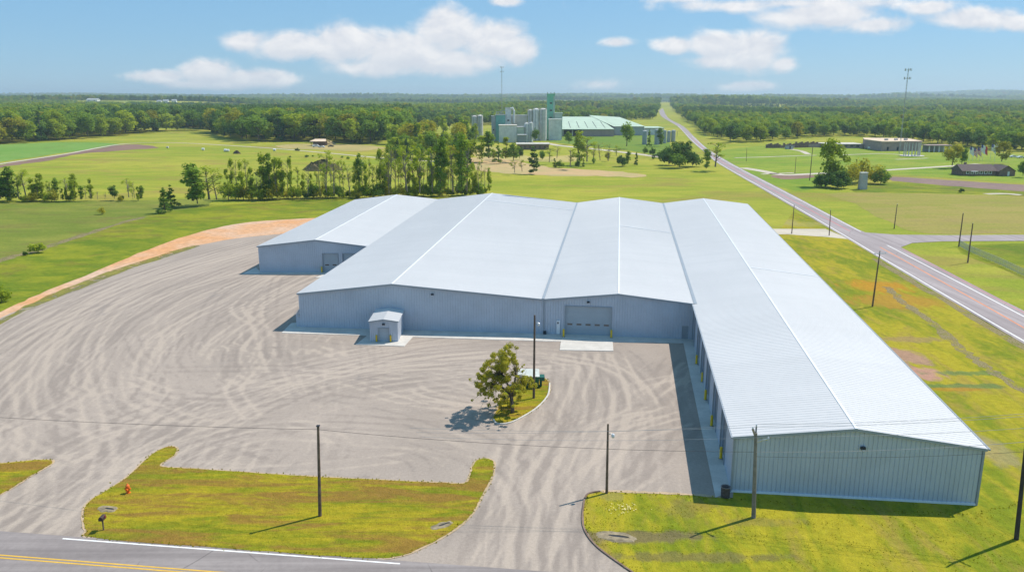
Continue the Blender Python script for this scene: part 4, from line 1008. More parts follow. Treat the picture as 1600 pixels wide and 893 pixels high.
# wire fence
fp = smooth_line([gp(u, v) for u, v in [(1499, 385), (1520, 396), (1560, 413), (1600, 432), (1680, 468)]], 5)
t = thing('wire_fence', 'grey chain link fence edging the green field by the side road', 'fence', fp[0])
fr = resample(fp, 30)
for q in fr: MB().tube([(q.x, q.y, 0), (q.x, q.y, 1.7)], .035, 6).build('post', M_STEEL, t)
fmn = NT('chain_link'); p_ = fmn.pos(); sp = fmn.n('ShaderNodeSeparateXYZ'); fmn.set(sp.inputs[0], p_)
rr_ = MB()
for q0, q1 in zip(fr, fr[1:]): rr_.tube([(q0.x, q0.y, 1.66), (q1.x, q1.y, 1.66)], .025, 6)
rr_.build('top_rail', M_STEEL, t)
ms = MB()
for q0, q1 in zip(fr, fr[1:]):
    nn = 12
    for k in range(nn):
        a_, b_ = q0.lerp(q1, k / nn), q0.lerp(q1, (k + 1) / nn)
        ms.tube([(a_.x, a_.y, .05), (b_.x, b_.y, 1.62)], .012, 3, False); ms.tube([(b_.x, b_.y, .05), (a_.x, a_.y, 1.62)], .012, 3, False)
ms.build('mesh', M_STEEL, t)

# ------------------------------------------------------------------ trees
FOL = {'fresh': mat_foliage('fresh_leaves', (.20, .28, .02), (.46, .54, .06), .45), 'mid': mat_foliage('mid_leaves', (.11, .205, .032), (.30, .43, .065), .45), 'dark': mat_foliage('dark_leaves', (.055, .12, .036), (.17, .27, .06), .36),
       'olive': mat_foliage('olive_leaves', (.21, .225, .025), (.50, .47, .06), .5), 'pale': mat_foliage('pale_new_leaves', (.25, .28, .045), (.42, .43, .09), .45)}
def leaves(centres, radii, n, size, rg, flat=.8, up=.55):
    C = np.asarray(centres, float); R = np.asarray(radii, float); wts = R ** 2; wts /= wts.sum()
    k = rg.choice(len(C), n, p=wts); dv = rg.normal(size=(n, 3)); dv /= np.linalg.norm(dv, axis=1)[:, None]
    rad = R[k] * rg.uniform(0, 1, n) ** .38
    P = C[k] + dv * rad[:, None] * np.array([1, 1, flat])
    nr = dv * .6 + rg.normal(size=(n, 3)) * .5 + np.array([.15, 0, up]); nr /= np.linalg.norm(nr, axis=1)[:, None]
    a_ = np.cross(nr, rg.normal(size=(n, 3))); a_ /= np.linalg.norm(a_, axis=1)[:, None] + 1e-9; b_ = np.cross(nr, a_)
    s = size * rg.uniform(.55, 1.35, n)[:, None]
    V = np.stack([P + a_ * s, P + b_ * s * .62, P - a_ * s, P - b_ * s * .62], 1).reshape(-1, 3)
    tc = rg.uniform(0, 1, len(C)); t_ = np.clip(tc[k] * .65 + rg.uniform(0, .35, n), 0, 1)
    return V, np.arange(4 * n).reshape(n, 4), np.repeat(t_, 4)
def crown_shape(kind, rg):
    """clump centres and radii for a tree about 10 m tall"""
    C, R = [], []
    if kind == 'round':
        for _ in range(26):
            dv = rg.normal(size=3); dv /= np.linalg.norm(dv); rr = rg.uniform(.45, 1.0)
            C.append((dv[0] * 3.1 * rr, dv[1] * 3.1 * rr, 5.7 + dv[2] * 3.4 * rr)); R.append(rg.uniform(.95, 1.7))
    elif kind == 'tall':
        for i in range(24):
            z = rg.uniform(1.2, 9.6); w_ = 1.15 * (1 - abs(z - 5.2) / 7.0); a_ = rg.uniform(0, 6.28)
            C.append((w_ * math.cos(a_) * rg.uniform(.2, 1), w_ * math.sin(a_) * rg.uniform(.2, 1), z)); R.append(rg.uniform(.5, 1.0))
    elif kind == 'sparse':
        for i in range(11):
            z = rg.uniform(4.2, 9.7); w_ = 1.5 * (1 - abs(z - 7.2) / 4.5); a_ = rg.uniform(0, 6.28)
            C.append((w_ * math.cos(a_), w_ * math.sin(a_), z)); R.append(rg.uniform(.35, .85))
    elif kind == 'cone':
        for i in range(34):
            z = rg.uniform(.8, 9.5); w_ = 2.3 * (1 - (z / 10.2) ** 1.2); a_ = rg.uniform(0, 6.28); q_ = rg.uniform(.2, 1)
            C.append((w_ * math.cos(a_) * q_, w_ * math.sin(a_) * q_, z)); R.append(rg.uniform(.5, .95) * (1.15 - z / 14))
    elif kind == 'bush':
        for i in range(18):
            dv = rg.normal(size=3); dv /= np.linalg.norm(dv); rr = rg.uniform(.3, 1)
            C.append((dv[0] * 4.3 * rr, dv[1] * 4.3 * rr, 3.6 + abs(dv[2]) * 4.2 * rr - 1.6)); R.append(rg.uniform(1.3, 2.3))
    return C, R
def trunk_mesh(kind, C, rg, mat, r0=.24):
    mb = MB(); lean = rg.normal(0, .25, 2)
    def axis(z): return Vector((lean[0] * (z / 10) ** 1.3 * 2, lean[1] * (z / 10) ** 1.3 * 2, z))
    top = 9.2 if kind in ('tall', 'sparse', 'cone') else 6.8
    if kind == 'bush': top = 3.0
    zs = np.linspace(-.15, top, 7); mb.tube([axis(z) for z in zs], [max(.03, r0 * (1 - .88 * max(0, z) / top)) for z in zs], 7)
    sel = rg.choice(len(C), min(len(C), {'round': 9, 'tall': 7, 'sparse': 11, 'cone': 5, 'bush': 6}[kind]), replace=False)
    for i in sel:
        c = Vector(C[i]); z0 = max(.4, min(c.z - 1.1, top * .85)); p0 = axis(z0); mid = p0.lerp(c, .5) + Vector((0, 0, .25))
        mb.tube([p0, mid, c], [r0 * .38, r0 * .25, .025], 5)
    if kind == 'sparse':
        for _ in range(16):
            z0 = rg.uniform(2.5, 8.5); a_ = rg.uniform(0, 6.28); p0 = axis(z0); l_ = rg.uniform(.6, 1.5)
            mb.tube([p0, p0 + Vector((l_ * math.cos(a_), l_ * math.sin(a_), l_ * .9))], [.05, .015], 4)
    me = bpy.data.meshes.new('trunk'); me.from_pydata(mb.v, [], mb.f); me.materials.append(mat); me.update(); return me
LIB = {}
def tree_kind(key, kind, fol, nleaf, size, bark=M_BARK, variants=3, r0=.24):
    L_ = []
    for i in range(variants):
        rg = np.random.default_rng(sum(map(ord, key)) * 10 + i); C, R = crown_shape(kind, rg)
        V, Q, T = leaves(C, R, nleaf, size, rg)
        L_.append((np_mesh('crown', V, Q, FOL[fol], T), trunk_mesh(kind, C, rg, bark, r0)))
    LIB[key] = L_
tree_kind('round_fresh', 'round', 'fresh', 1500, .34); tree_kind('round_mid', 'round', 'mid', 1500, .34); tree_kind('round_dark', 'round', 'dark', 1500, .34); tree_kind('round_olive', 'round', 'olive', 1400, .32)
tree_kind('tall_fresh', 'tall', 'fresh', 1300, .23, M_BARK, 4, .17); tree_kind('tall_mid', 'tall', 'mid', 1300, .23, M_BARK, 4, .17); tree_kind('sparse_fresh', 'sparse', 'fresh', 420, .17, M_BARKG, 4, .16); tree_kind('sparse_pale', 'sparse', 'pale', 160, .15, M_BARKG, 4, .14)
tree_kind('cone_dark', 'cone', 'dark', 1500, .24, M_BARK, 3, .2); tree_kind('cone_mid', 'cone', 'mid', 1500, .24, M_BARK, 3, .2)
tree_kind('bush_fresh', 'bush', 'fresh', 1300, .42, M_BARK); tree_kind('bush_mid', 'bush', 'mid', 1300, .42, M_BARK); tree_kind('bush_dark', 'bush', 'dark', 1400, .42, M_BARK); tree_kind('bush_olive', 'bush', 'olive', 900, .36, M_BARKG)
_ti = [0]
def tree(key, loc, h, label, name='tree', cat='tree', group=None, wide=1.0):
    _ti[0] += 1; cr, tk = LIB[key][_ti[0] % len(LIB[key])]; s = h / 10.0 if not key.startswith('bush') else h / 7.0
    t = thing(name, label, cat, loc, group); t.rotation_euler = (0, 0, random.uniform(0, 6.28)); t.scale = (s * wide, s * wide, s)
    link_mesh('crown', cr, t); link_mesh('trunk', tk, t); return t
def tree_px(key, u, v, vt, label, name='tree', cat='tree', group=None, wide=1.0, dz=0.0):
    q = gp(u, v); tp = at(u, vt, q.y); return tree(key, (q.x, q.y, -.05), tp.z * 1.04, label, name, cat, group, wide)

# the leafy tree on the yard island
tb_ = gp(801, 645); HY = tb_.y
ht = thing('tree', 'leafy olive green tree leaning over the small yard island', 'tree', tb_)
rg = np.random.default_rng(5); C, R = [], []
for (u, v, r) in [(778, 556, 1.0), (792, 548, .8), (803, 553, .65), (765, 566, .75), (783, 572, .95), (797, 566, .7), (770, 584, .9), (757, 580, .6), (747, 588, .65), (742, 598, .6), (755, 600, .75), (768, 602, .85), (784, 590, .85), (760, 615, .55), (751, 622, .4), (774, 618, .8), (787, 606, .6), (790, 628, .75), (800, 632, .55), (815, 596, .8), (822, 590, .7), (812, 606, .7), (806, 616, .6), (826, 600, .5), (814, 574, .35), (780, 632, .5), (762, 590, .6), (788, 562, .8), (793, 592, .8), (798, 604, .8), (786, 600, .8), (800, 577, .7), (776, 574, .8)]:
    for rep in range(5):
        y = HY + rg.normal(0, 1.6); c = at(u + rg.normal(0, 5.5), v + rg.normal(0, 5), y); C.append((c.x, c.y, c.z)); R.append(r * rg.uniform(.32, .72))
V, Q, T = leaves(C, R, 18000, .10, rg, .85); V -= np.array(tb_)
link_mesh('crown', np_mesh('crown', V, Q, FOL['olive'], T), ht)
mb = MB(); fork = at(799, 618, HY)
mb.tube([tb_ + Vector((0, 0, -.1)), tb_ + Vector((-.03, .05, 1.0)), fork], [.27, .21, .18], 10)
l1, l2, l3 = at(785, 585, HY - .4), at(806, 585, HY + .5), at(776, 600, HY + .9)
for l_, e_ in ((l1, at(780, 560, HY - .6)), (l2, at(803, 560, HY + .6)), (l3, at(752, 596, HY + 1.2))): mb.tube([fork, fork.lerp(l_, .5) + Vector((.1, 0, .1)), l_, e_], [.16, .13, .09, .03], 8)
for i in range(0, len(C), 1):
    c = Vector(C[i]); src = min((fork, l1, l2, l3), key=lambda q: (q - c).length); mb.tube([src, src.lerp(c, .55) + Vector((0, 0, .12)), c], [.035, .022, .01], 5)
for _ in range(14):                                       # bare twigs on the thin right side
    a_ = at(808 + rg.normal(0, 6), 590 + rg.normal(0, 8), HY + rg.normal(0, .6)); b_ = a_ + Vector((rg.uniform(.1, .9), rg.normal(0, .3), rg.uniform(.5, 1.4))); mb.tube([l2.lerp(a_, .6), a_, b_], [.03, .02, .006], 4)
tr_ = mb.build('trunk', M_BARK, ht, smooth=True)
s2 = gp(798, 634); MB().tube([s2, s2 + Vector((-.05, 0, 1.4)), fork + Vector((-.1, .3, .5))], [.1, .08, .06], 7).build('stem', M_BARK, ht)

# ---- left: sparse row along the pasture
GR = 'trees in the row edging the left pasture'
for (u, v, vt, key, w_, lb) in [(-22, 316, 268, 'tall_mid', 1.5, 'dark leafy tree at the outer end of the pasture row'), (2, 315, 272, 'round_mid', 1.0, 'low dense green tree at the pasture row edge'), (17, 315, 261, 'tall_mid', 1.5, 'tallest leafy tree at the outer pasture row'), (12, 314, 283, 'bush_dark', .8, None), (30, 315, 272, 'sparse_fresh', 1.3, None),
                            (42, 314, 266, 'sparse_fresh', 1.6, None), (52, 314, 277, 'tall_fresh', 1.3, None), (60, 314, 284, 'sparse_pale', 1.2, None), (67, 314, 271, 'tall_fresh', 1.1, None), (78, 314, 285, 'sparse_pale', 1.2, None), (89, 314, 278, 'tall_mid', 1.2, None), (95, 314, 290, 'sparse_pale', 1.0, None), (106, 314, 276, 'sparse_fresh', 1.4, None), (117, 314, 272, 'tall_fresh', 1.2, None),
                            (128, 314, 290, 'tall_mid', 1.4, None), (143, 314, 296, 'sparse_pale', 1.5, None), (153, 314, 298, 'sparse_pale', 1.5, None), (164, 313, 300, 'sparse_pale', 1.5, None), (179, 313, 288, 'round_dark', .9, None), (190, 313, 304, 'bush_dark', .7, None), (202, 313, 277, 'sparse_fresh', 1.4, None), (211, 313, 284, 'sparse_pale', 1.2, None), (222, 313, 290, 'tall_mid', 1.6, None)]:
    if lb is None:
        kind = {'sparse_fresh': 'thin fresh green tree', 'sparse_pale': 'bare twiggy sapling', 'tall_fresh': 'slender bright green tree', 'tall_mid': 'slender dark green tree', 'round_dark': 'small dark round tree', 'bush_dark': 'low dark bush', 'round_mid': 'low dense tree'}[key]
        lb = f'{kind} in the loose row edging the pasture'
    tree_px(key, u, v, vt, lb, 'bush' if key.startswith('bush') else 'tree', 'bush' if key.startswith('bush') else 'tree', GR, w_)
for (u, v, vt, key, w_, lb, nm) in [(258, 333, 292, 'cone_mid', 1.5, 'pointed green bush tree casting a shadow on the pasture', 'tree'), (268, 325, 288, 'cone_mid', 1.5, 'second pointed bush tree touching the shadowed one', 'tree'), (302, 323, 256, 'tall_mid', 2.0, 'large dense tree standing before the sparse grove', 'tree'), (309, 323, 275, 'round_mid', .9, 'round leafy tree at the foot of the large dense tree', 'tree'), (328, 320, 262, 'sparse_fresh', 2.2, 'half bare forked tree beside the large dense tree', 'tree'), (340, 319, 268, 'sparse_pale', 1.8, 'bare thin tree beside the forked tree', 'tree'),
                                (160, 335, 322, 'bush_olive', .9, 'lone small shrub in the middle of the pasture', 'bush'), (60, 395, 377, 'bush_fresh', 1.0, 'round bright bush on the ditch line', 'bush'), (3, 472, 444, 'bush_fresh', .8, 'leafy bush where the clay track leaves the yard', 'bush'), (40, 399, 391, 'bush_dark', .9, 'tiny dark shrub on the ditch line', 'bush')]:
    tree_px(key, u, v, vt, lb, nm, nm, None, w_)
rgb_ = random.Random(8)
for i in range(26):
    uu = rgb_.choice([rgb_.uniform(-20, 135), rgb_.uniform(-20, 230)]); key = rgb_.choice(['bush_mid', 'bush_fresh', 'bush_olive', 'sparse_fresh', 'tall_fresh'])
    b_ = key.startswith('bush'); tree_px(key, uu, 315 + rgb_.uniform(-2, 1), 315 - (rgb_.uniform(9, 20) if b_ else rgb_.uniform(18, 38)), {'bush_mid': 'green thicket bush', 'bush_fresh': 'bright thicket bush', 'bush_olive': 'brownish thicket bush', 'sparse_fresh': 'thin green tree', 'tall_fresh': 'slender bright green tree'}[key] + ' in the loose row edging the pasture', 'bush' if b_ else 'tree', 'bush' if b_ else 'tree', GR, rgb_.uniform(.7, 1.1))
# ---- slender grove behind the warehouse
GG = 'slender trees in the grove behind the warehouse'
NMS = {'tall_fresh': 'slender bright green tree in the grove behind the white roofs', 'tall_mid': 'slender deep green tree in the grove behind the white roofs', 'sparse_fresh': 'tall thin tree with a tufted top in the grove', 'sparse_pale': 'tall bare tree in the grove behind the white roofs', 'bush_fresh': 'bright leafy undergrowth bush at the grove edge', 'bush_olive': 'brownish thicket bush at the grove edge', 'cone_mid': 'dense pointed tree in the grove'}
rg = random.Random(3)
grove = []
u = 356.0
while u < 765:
    dense = 1 if u > 560 else .55
    key = rg.choices(['tall_fresh', 'tall_mid', 'sparse_fresh', 'sparse_pale'], [3, 1.0 * dense, 3, 3 if u < 600 else 2])[0]
    vb = 313 - (u - 356) * .018 + rg.uniform(-3.5, 1)
    hpx = rg.uniform(38, 66) if u < 560 else rg.uniform(45, 82)
    if u > 740: hpx *= .75
    grove.append((u, vb, vb - hpx, key, rg.uniform(.5, .85))); u += rg.uniform(3.0, 7.5) if u > 560 else rg.uniform(5, 10)
for (uu, vt, key) in [(412, 238, 'tall_fresh'), (422, 240, 'tall_mid'), (434, 246, 'tall_fresh'), (510, 238, 'sparse_fresh'), (522, 250, 'sparse_pale'), (548, 254, 'sparse_pale'), (608, 245, 'sparse_fresh'), (637, 230, 'sparse_fresh'), (656, 238, 'sparse_fresh'), (676, 232, 'sparse_fresh'), (690, 214, 'tall_mid'), (708, 232, 'sparse_fresh'), (722, 208, 'tall_mid'), (729, 226, 'sparse_fresh')]:
    grove.append((uu, 311, vt, key, .85 if key == 'tall_mid' else 1.0))
for (uu, vb, vt, key, w_) in grove: tree_px(key, uu, vb, vt, NMS[key], 'tree', 'tree', GG, w_)
for i in range(64):
    uu = 358 + i * 6.4 + rg.uniform(-4, 4); key = rg.choice(['bush_fresh', 'bush_fresh', 'bush_olive', 'bush_mid'] if uu > 470 else ['bush_olive', 'bush_fresh', 'bush_olive'])
    tree_px(key, uu, 313 - (uu - 356) * .02 + rg.uniform(-2, 1.5), 313 - rg.uniform(12, 30), {'bush_mid': 'deep green undergrowth bush at the grove edge'}.get(key, NMS.get(key)), 'bush', 'bush', 'undergrowth bushes at the grove edge', rg.uniform(.6, .95))
# ---- tree groups in front of the mill
for i in range(52):
    uu, vb = rg.uniform(606, 748), rg.uniform(218, 256); key = rg.choice(['tall_fresh', 'tall_mid', 'round_mid', 'round_fresh', 'cone_dark', 'round_olive'])
    tree_px(key, uu, vb, vb - rg.uniform(26, 46), {'tall_fresh': 'bright upright tree in the wood left of the silos', 'tall_mid': 'dark upright tree in the wood left of the silos', 'round_mid': 'green broad tree in the wood left of the silos', 'round_fresh': 'bright broad tree in the wood left of the silos', 'cone_dark': 'dark conifer in the wood left of the silos', 'round_olive': 'olive broad tree in the wood left of the silos'}[key], 'tree', 'tree', 'trees of the wood left of the silos', rg.uniform(.9, 1.3))
for (u, v, vt, key, w_, lb) in [(753, 253, 212, 'tall_fresh', 1.6, 'bright upright tree left of the white mill block'), (764, 254, 205, 'tall_mid', 1.6, 'tall green tree before the teal block'), (779, 256, 222, 'cone_mid', 1.2, 'pointed green tree before the white mill block'), (790, 252, 214, 'tall_fresh', 1.5, 'leafy tree before the white mill block'), (802, 254, 222, 'round_mid', 1.0, 'rounded tree at the brick outbuilding corner'), (812, 250, 228, 'round_dark', .9, 'dark round tree at the brick outbuilding'),
                            (770, 250, 232, 'round_fresh', 1.0, 'small fresh tree among those before the teal block'), (834, 272, 228, 'cone_dark', 1.25, 'dark layered conifer on the sandy strip'), (804, 273, 250, 'sparse_fresh', 1.8, 'thin sapling left of the layered conifer'), (816, 271, 250, 'sparse_fresh', 1.8, 'thin sapling beside the layered conifer'), (858, 257, 231, 'sparse_fresh', 1.8, 'thin upright tree right of the layered conifer'), (870, 250, 226, 'sparse_pale', 2.0, 'bare twiggy tree before the mill drive'),
                            (891, 265, 231, 'sparse_fresh', 2.0, 'thin trunked tree on the sandy strip'), (906, 258, 206, 'tall_fresh', 1.5, 'tall bright tree in front of the green roof'), (917, 259, 213, 'sparse_fresh', 1.8, 'tall tufted tree right of the tall bright one'), (927, 255, 222, 'sparse_fresh', 1.8, 'slim pale tree right of the tufted one'), (938, 255, 222, 'sparse_pale', 1.5, 'bare slim tree on the mill lawn edge'), (950, 256, 225, 'sparse_pale', 1.5, 'second bare slim tree on the mill lawn edge'),
                            (979, 233, 190, 'round_mid', .85, 'large spreading tree before the grey mill wall'), (889, 226, 204, 'round_mid', .9, 'round tree before the loading bays'), (837, 222, 200, 'round_mid', .9, 'round tree at the end of the loading bays'), (972, 260, 240, 'bush_dark', .7, 'dark shrub left of the dark column tree'), (981, 259, 236, 'tall_mid', 1.6, 'dark column tree by the mill drive'), (994, 258, 237, 'cone_dark', .9, 'small dark pointed tree by the mill drive'), (1022, 249, 234, 'cone_dark', 1.3, 'small conifer at the mill drive'),
                            (1014, 229, 202, 'cone_mid', .8, 'pointed tree between the grey tanks'), (1031, 229, 200, 'tall_mid', 1.6, 'upright tree among the grey tanks'), (963, 246, 228, 'sparse_fresh', 2.0, 'sparse young tree on the mill lawn'), (949, 252, 236, 'round_olive', .9, 'round olive tree beside the mill drive'), (1103, 268, 233, 'tall_mid', 1.5, 'left tree of the pair beside the highway'), (1117, 267, 222, 'sparse_fresh', 2.2, 'right airy tree of the pair beside the highway'),
                            (1487, 263, 219, 'round_olive', .9, 'broad olive tree at the end of the brick house'), (1502, 261, 226, 'round_mid', .7, 'smaller tree touching the broad olive one'), (1564, 256, 219, 'round_olive', .9, 'broad tree right of the flagpoles'), (1598, 277, 250, 'round_mid', .9, 'leafy tree at the far right end of the brick house'), (1496, 272, 256, 'bush_mid', .7, 'bush at the brick house corner')]:
    tree_px(key, u, v, vt, lb, 'bush' if key.startswith('bush') else 'tree', 'bush' if key.startswith('bush') else 'tree', None, w_)
for (u, v, vt, key, w_, lb) in [(1045, 258, 232, 'bush_dark', .9, 'left of the big dark shrubs by the highway'), (1056, 262, 219, 'round_dark', 1.0, 'tall dark shrub tree by the highway'), (1070, 262, 218, 'round_dark', 1.0, 'middle dark shrub tree by the highway'), (1082, 260, 232, 'bush_dark', .8, 'right end dark shrub by the highway'), (1062, 263, 235, 'bush_mid', .9, 'front green shrub in the dark clump by the highway'), (1020, 242, 230, 'bush_dark', .7, 'low dark bush beneath the grey tanks'), (1008, 240, 229, 'bush_mid', .7, 'low green bush beneath the grey tanks'), (1040, 247, 227, 'bush_dark', .9, 'dark bush at the back of the shrub clump'),
                            (874, 262, 250, 'bush_mid', .9, 'rounded bush on the sandy strip'), (866, 262, 246, 'cone_dark', 1.2, 'small dark conifer beside the rounded bush'), (848, 250, 234, 'bush_mid', .6, 'bush before the brick outbuilding'), (903, 262, 248, 'bush_dark', .5, 'dark bush under the tall bright tree'), (912, 261, 247, 'cone_dark', .9, 'dark pointed shrub under the tufted tree'), (927, 256, 246, 'bush_mid', .6, 'small bush under the slim pale tree'),
                            (1299, 291, 212, 'round_fresh', .78, 'big bright tree standing over the brush near the stone kiosk'), (1290, 293, 266, 'bush_dark', 1.0, 'dark bush beneath the big bright tree'), (1308, 294, 262, 'bush_dark', .9, 'second dark bush beneath the big bright tree'), (1280, 292, 270, 'bush_mid', .8, 'bush on the highway side of the big bright tree'), (1330, 288, 256, 'bush_olive', .9, 'brownish thicket between the bright tree and the stone kiosk'), (1345, 285, 245, 'bush_olive', .9, 'tall thin thicket behind the stone kiosk'), (1366, 287, 252, 'bush_olive', .9, 'thicket right of the stone kiosk'), (1376, 288, 262, 'bush_mid', .9, 'green thicket end right of the stone kiosk'), (1318, 294, 272, 'bush_dark', .8, 'low dark bush in the thicket'),
                            (464, 236, 231, 'bush_dark', 1.3, 'dark shrub before the farm shed'), (479, 246, 241, 'bush_dark', 1.0, 'small dark shrub below the farm track'), (489, 245, 242, 'bush_mid', 1.0, 'tiny shrub below the farm track'), (453, 246, 243, 'bush_dark', 1.0, 'tiny dark shrub in the meadow'), (557, 264, 248, 'cone_mid', 1.6, 'small pointed tree by the dirt mound'), (567, 263, 252, 'bush_dark', .7, 'dark shrub by the pointed tree'), (535, 247, 243, 'bush_mid', .9, 'small shrub along the farm track'), (544, 249, 244, 'bush_mid', .9, 'second small shrub along the farm track'), (1502, 301, 293, 'bush_dark', .8, 'round dark shrub at the field edge'), (350, 213, 206, 'bush_mid', .9, 'shrub where the meadow meets the wood')]:
    nm = 'tree' if key.startswith(('round', 'cone', 'tall')) else 'bush'
    tree_px(key, u, v, vt, lb, nm, nm, None, w_)

# ---- forest belts: front trees one by one, the wood behind as one mass
TAB = np.array([(-900, 262), (-100, 231), (0, 225.5), (60, 222), (120, 218), (200, 211), (260, 206), (300, 205), (330, 208), (345, 213), (365, 219), (400, 223), (480, 221), (560, 226), (600, 225), (640, 210), (700, 203), (745, 199), (880, 192), (1020, 187), (1029, 176), (1031, 160), (1046, 160), (1052, 176), (1085, 197), (1100, 210), (1140, 224), (1190, 222), (1280, 214), (1340, 213), (1440, 224), (1500, 231), (1600, 237), (1700, 242), (2500, 290)])
def front_v(u): return float(np.interp(u, TAB[:, 0], TAB[:, 1]))
WOOD = [('round_fresh', 'bright green broad tree'), ('round_mid', 'green broad tree'), ('round_mid', 'green broad tree'), ('round_dark', 'dark green broad tree'), ('round_olive', 'olive green broad tree'), ('cone_dark', 'dark pine')]
def belt(u0, u1, where, group, step, rows=2, lo=11, hi=17):
    for r in range(rows):
        u = u0 + r * step * .5
        while u < u1:
            v = front_v(u) - r * 2.2 + rg.uniform(-1.2, .2)
            key, nm = rg.choices(WOOD, [2.2, 3, 2.5, 2.4, .5, .9])[0]; q = gp(u, v); hgt = rg.uniform(lo, hi)
            hx = hgt * (1.0 if key != 'cone_dark' else 1.1)
            tree(key, (q.x, q.y, -.1), hx, f'{nm} in the front of the wood {where}', 'pine_tree' if key == 'cone_dark' else 'tree', 'tree', group, rg.uniform(1.0, 1.4)); u += step * 1.75 * rg.uniform(.7, 1.3) * 1285 / q.y * .62
belt(-90, 612, 'beyond the left meadow', 'front trees of the wood beyond the left meadow', 13, 2, 17, 26)
belt(1058, 1690, 'beyond the brown building and park', 'front trees of the wood beyond the park', 9.5)
belt(885, 1022, 'behind the green roofed mill shed', 'front trees of the wood behind the mill', 10, 1)
belt(640, 740, 'behind the silos', 'front trees of the wood behind the silos', 10, 1)

def crown_proto(key):
    for o in bpy.data.objects:
        if o.name.startswith('crown') and o.data in [c[0] for c in LIB[key]]: return o
pr = [crown_proto(k) for k in ('round_mid', 'round_dark', 'round_fresh', 'round_olive', 'round_mid', 'cone_dark', 'round_dark')]
CLEAR = [(-620, 1500, 130, 170), (-1250, 1750, 260, 220), (-420, 2050, 200, 230), (160, 1900, 110, 190), (820, 1500, 150, 150), (1150, 2000, 230, 230), (620, 2500, 200, 260), (-1900, 3000, 350, 350), (-700, 3900, 420, 500), (1700, 3400, 420, 420), (300, 4200, 300, 500)]
pts_, scl, kid = [], [], []
n_try = 0
bands = [(560, 1500, 10.5, 1.45), (1500, 3200, 15, 1.75), (3200, 6000, 27, 2.6), (6000, 11500, 52, 4.6)]
for y0, y1, sp, sc in bands:
    y = y0
    while y < y1:
        xm = .72 * y + 60; x = -xm + random.uniform(0, sp)
        while x < xm:
            px_, py_ = x + random.uniform(-.45, .45) * sp, y + random.uniform(-.45, .45) * sp
            zz = terr(px_, py_); u, v = px_of(px_, py_, 0.0)
            ok = v < front_v(u) - 1.0
            if py_ < 2700 and abs(px_ - (np.interp(py_, RY, RX))) < (24 if py_ < 1100 else 17): ok = False
            if 640 < u < 1032 and v > 196: ok = False
            if any(((px_ - cx_) / rx_) ** 2 + ((py_ - cy_) / ry_) ** 2 < 1 for cx_, cy_, rx_, ry_ in CLEAR): ok = False
            if ((px_ + 1010) / 250) ** 2 + ((py_ - 2400) / 190) ** 2 < 1 or ((px_ - 1500) / 300) ** 2 + ((py_ - 2300) / 120) ** 2 < 1 or ((px_ + 300) / 260) ** 2 + ((py_ - 3300) / 160) ** 2 < 1: ok = False
            g_ = math.exp(-((px_ + 1250) / 300) ** 2 - ((py_ - 2560) / 170) ** 2) + math.exp(-((px_ + 700) / 190) ** 2 - ((py_ - 2300) / 90) ** 2) + math.exp(-((px_ - 930) / 200) ** 2 - ((py_ - 2800) / 130) ** 2)
            if g_ > .42: ok = False
            cl = math.sin(px_ / 95 + 2 * math.sin(py_ / 160)) * math.cos(py_ / 120 + px_ / 240)
            if py_ > 900 and cl > .93: ok = False
            if ok:
                pts_.append((px_, py_, zz - .3)); scl.append(sc * random.uniform(.65, 1.2) * (1.65 if u < 640 and py_ < 1400 else 1)); cl2 = 1.3 * math.sin(px_ / 150 + 1 + py_ / 400) + 1.2 * math.sin(py_ / 170 - px_ / 330) + random.gauss(0, .8)
                kid.append(1 if cl2 > 1.3 else (5 if cl2 > 1.1 else (6 if cl2 > .7 else (random.choice([2, 2, 4, 0]) if cl2 < -.9 else random.choice([0, 0, 3, 4, 2, 6, 4, 0])))))
            x += sp
        y += sp * (1 if y < 3200 else 1.15)
print('FOREST', len(pts_), 'TREES', _ti[0])
me = bpy.data.meshes.new('forest'); me.from_pydata(pts_, [], [])
for nm, ty, dat in (('sc', 'FLOAT', scl), ('kid', 'INT', kid)):
    a_ = me.attributes.new(nm, ty, 'POINT'); a_.data.foreach_set('value', dat)
fo_ = bpy.data.objects.new('forest', me); COL.objects.link(fo_); tag(fo_, 'unbroken green forest rolling away to the horizon', 'forest', None, 'stuff')
ng = bpy.data.node_groups.new('forest_trees', 'GeometryNodeTree')
ng.interface.new_socket('Geometry', in_out='INPUT', socket_type='NodeSocketGeometry'); ng.interface.new_socket('Geometry', in_out='OUTPUT', socket_type='NodeSocketGeometry')
gi, go = ng.nodes.new('NodeGroupInput'), ng.nodes.new('NodeGroupOutput')
iop = ng.nodes.new('GeometryNodeInstanceOnPoints'); gtj = ng.nodes.new('GeometryNodeJoinGeometry')
for o in pr[::-1]:
    oi = ng.nodes.new('GeometryNodeObjectInfo'); oi.inputs['Object'].default_value = o; oi.inputs['As Instance'].default_value = True; oi.transform_space = 'ORIGINAL'
    ng.links.new(oi.outputs['Geometry'], gtj.inputs[0])
def named(nm, ty):
    n_ = ng.nodes.new('GeometryNodeInputNamedAttribute'); n_.data_type = ty; n_.inputs[0].default_value = nm; return n_.outputs[0]
rv = ng.nodes.new('FunctionNodeRandomValue'); rv.data_type = 'FLOAT_VECTOR'; rv.inputs[1].default_value = (0, 0, 6.283)
ng.links.new(gi.outputs[0], iop.inputs['Points']); ng.links.new(gtj.outputs[0], iop.inputs['Instance']); iop.inputs['Pick Instance'].default_value = True
ng.links.new(named('kid', 'INT'), iop.inputs['Instance Index']); ng.links.new(rv.outputs[0], iop.inputs['Rotation'])
sv = ng.nodes.new('ShaderNodeCombineXYZ'); ns_ = named('sc', 'FLOAT')
for i in range(3): ng.links.new(ns_, sv.inputs[i])
ng.links.new(sv.outputs[0], iop.inputs['Scale']); ng.links.new(iop.outputs[0], go.inputs[0])
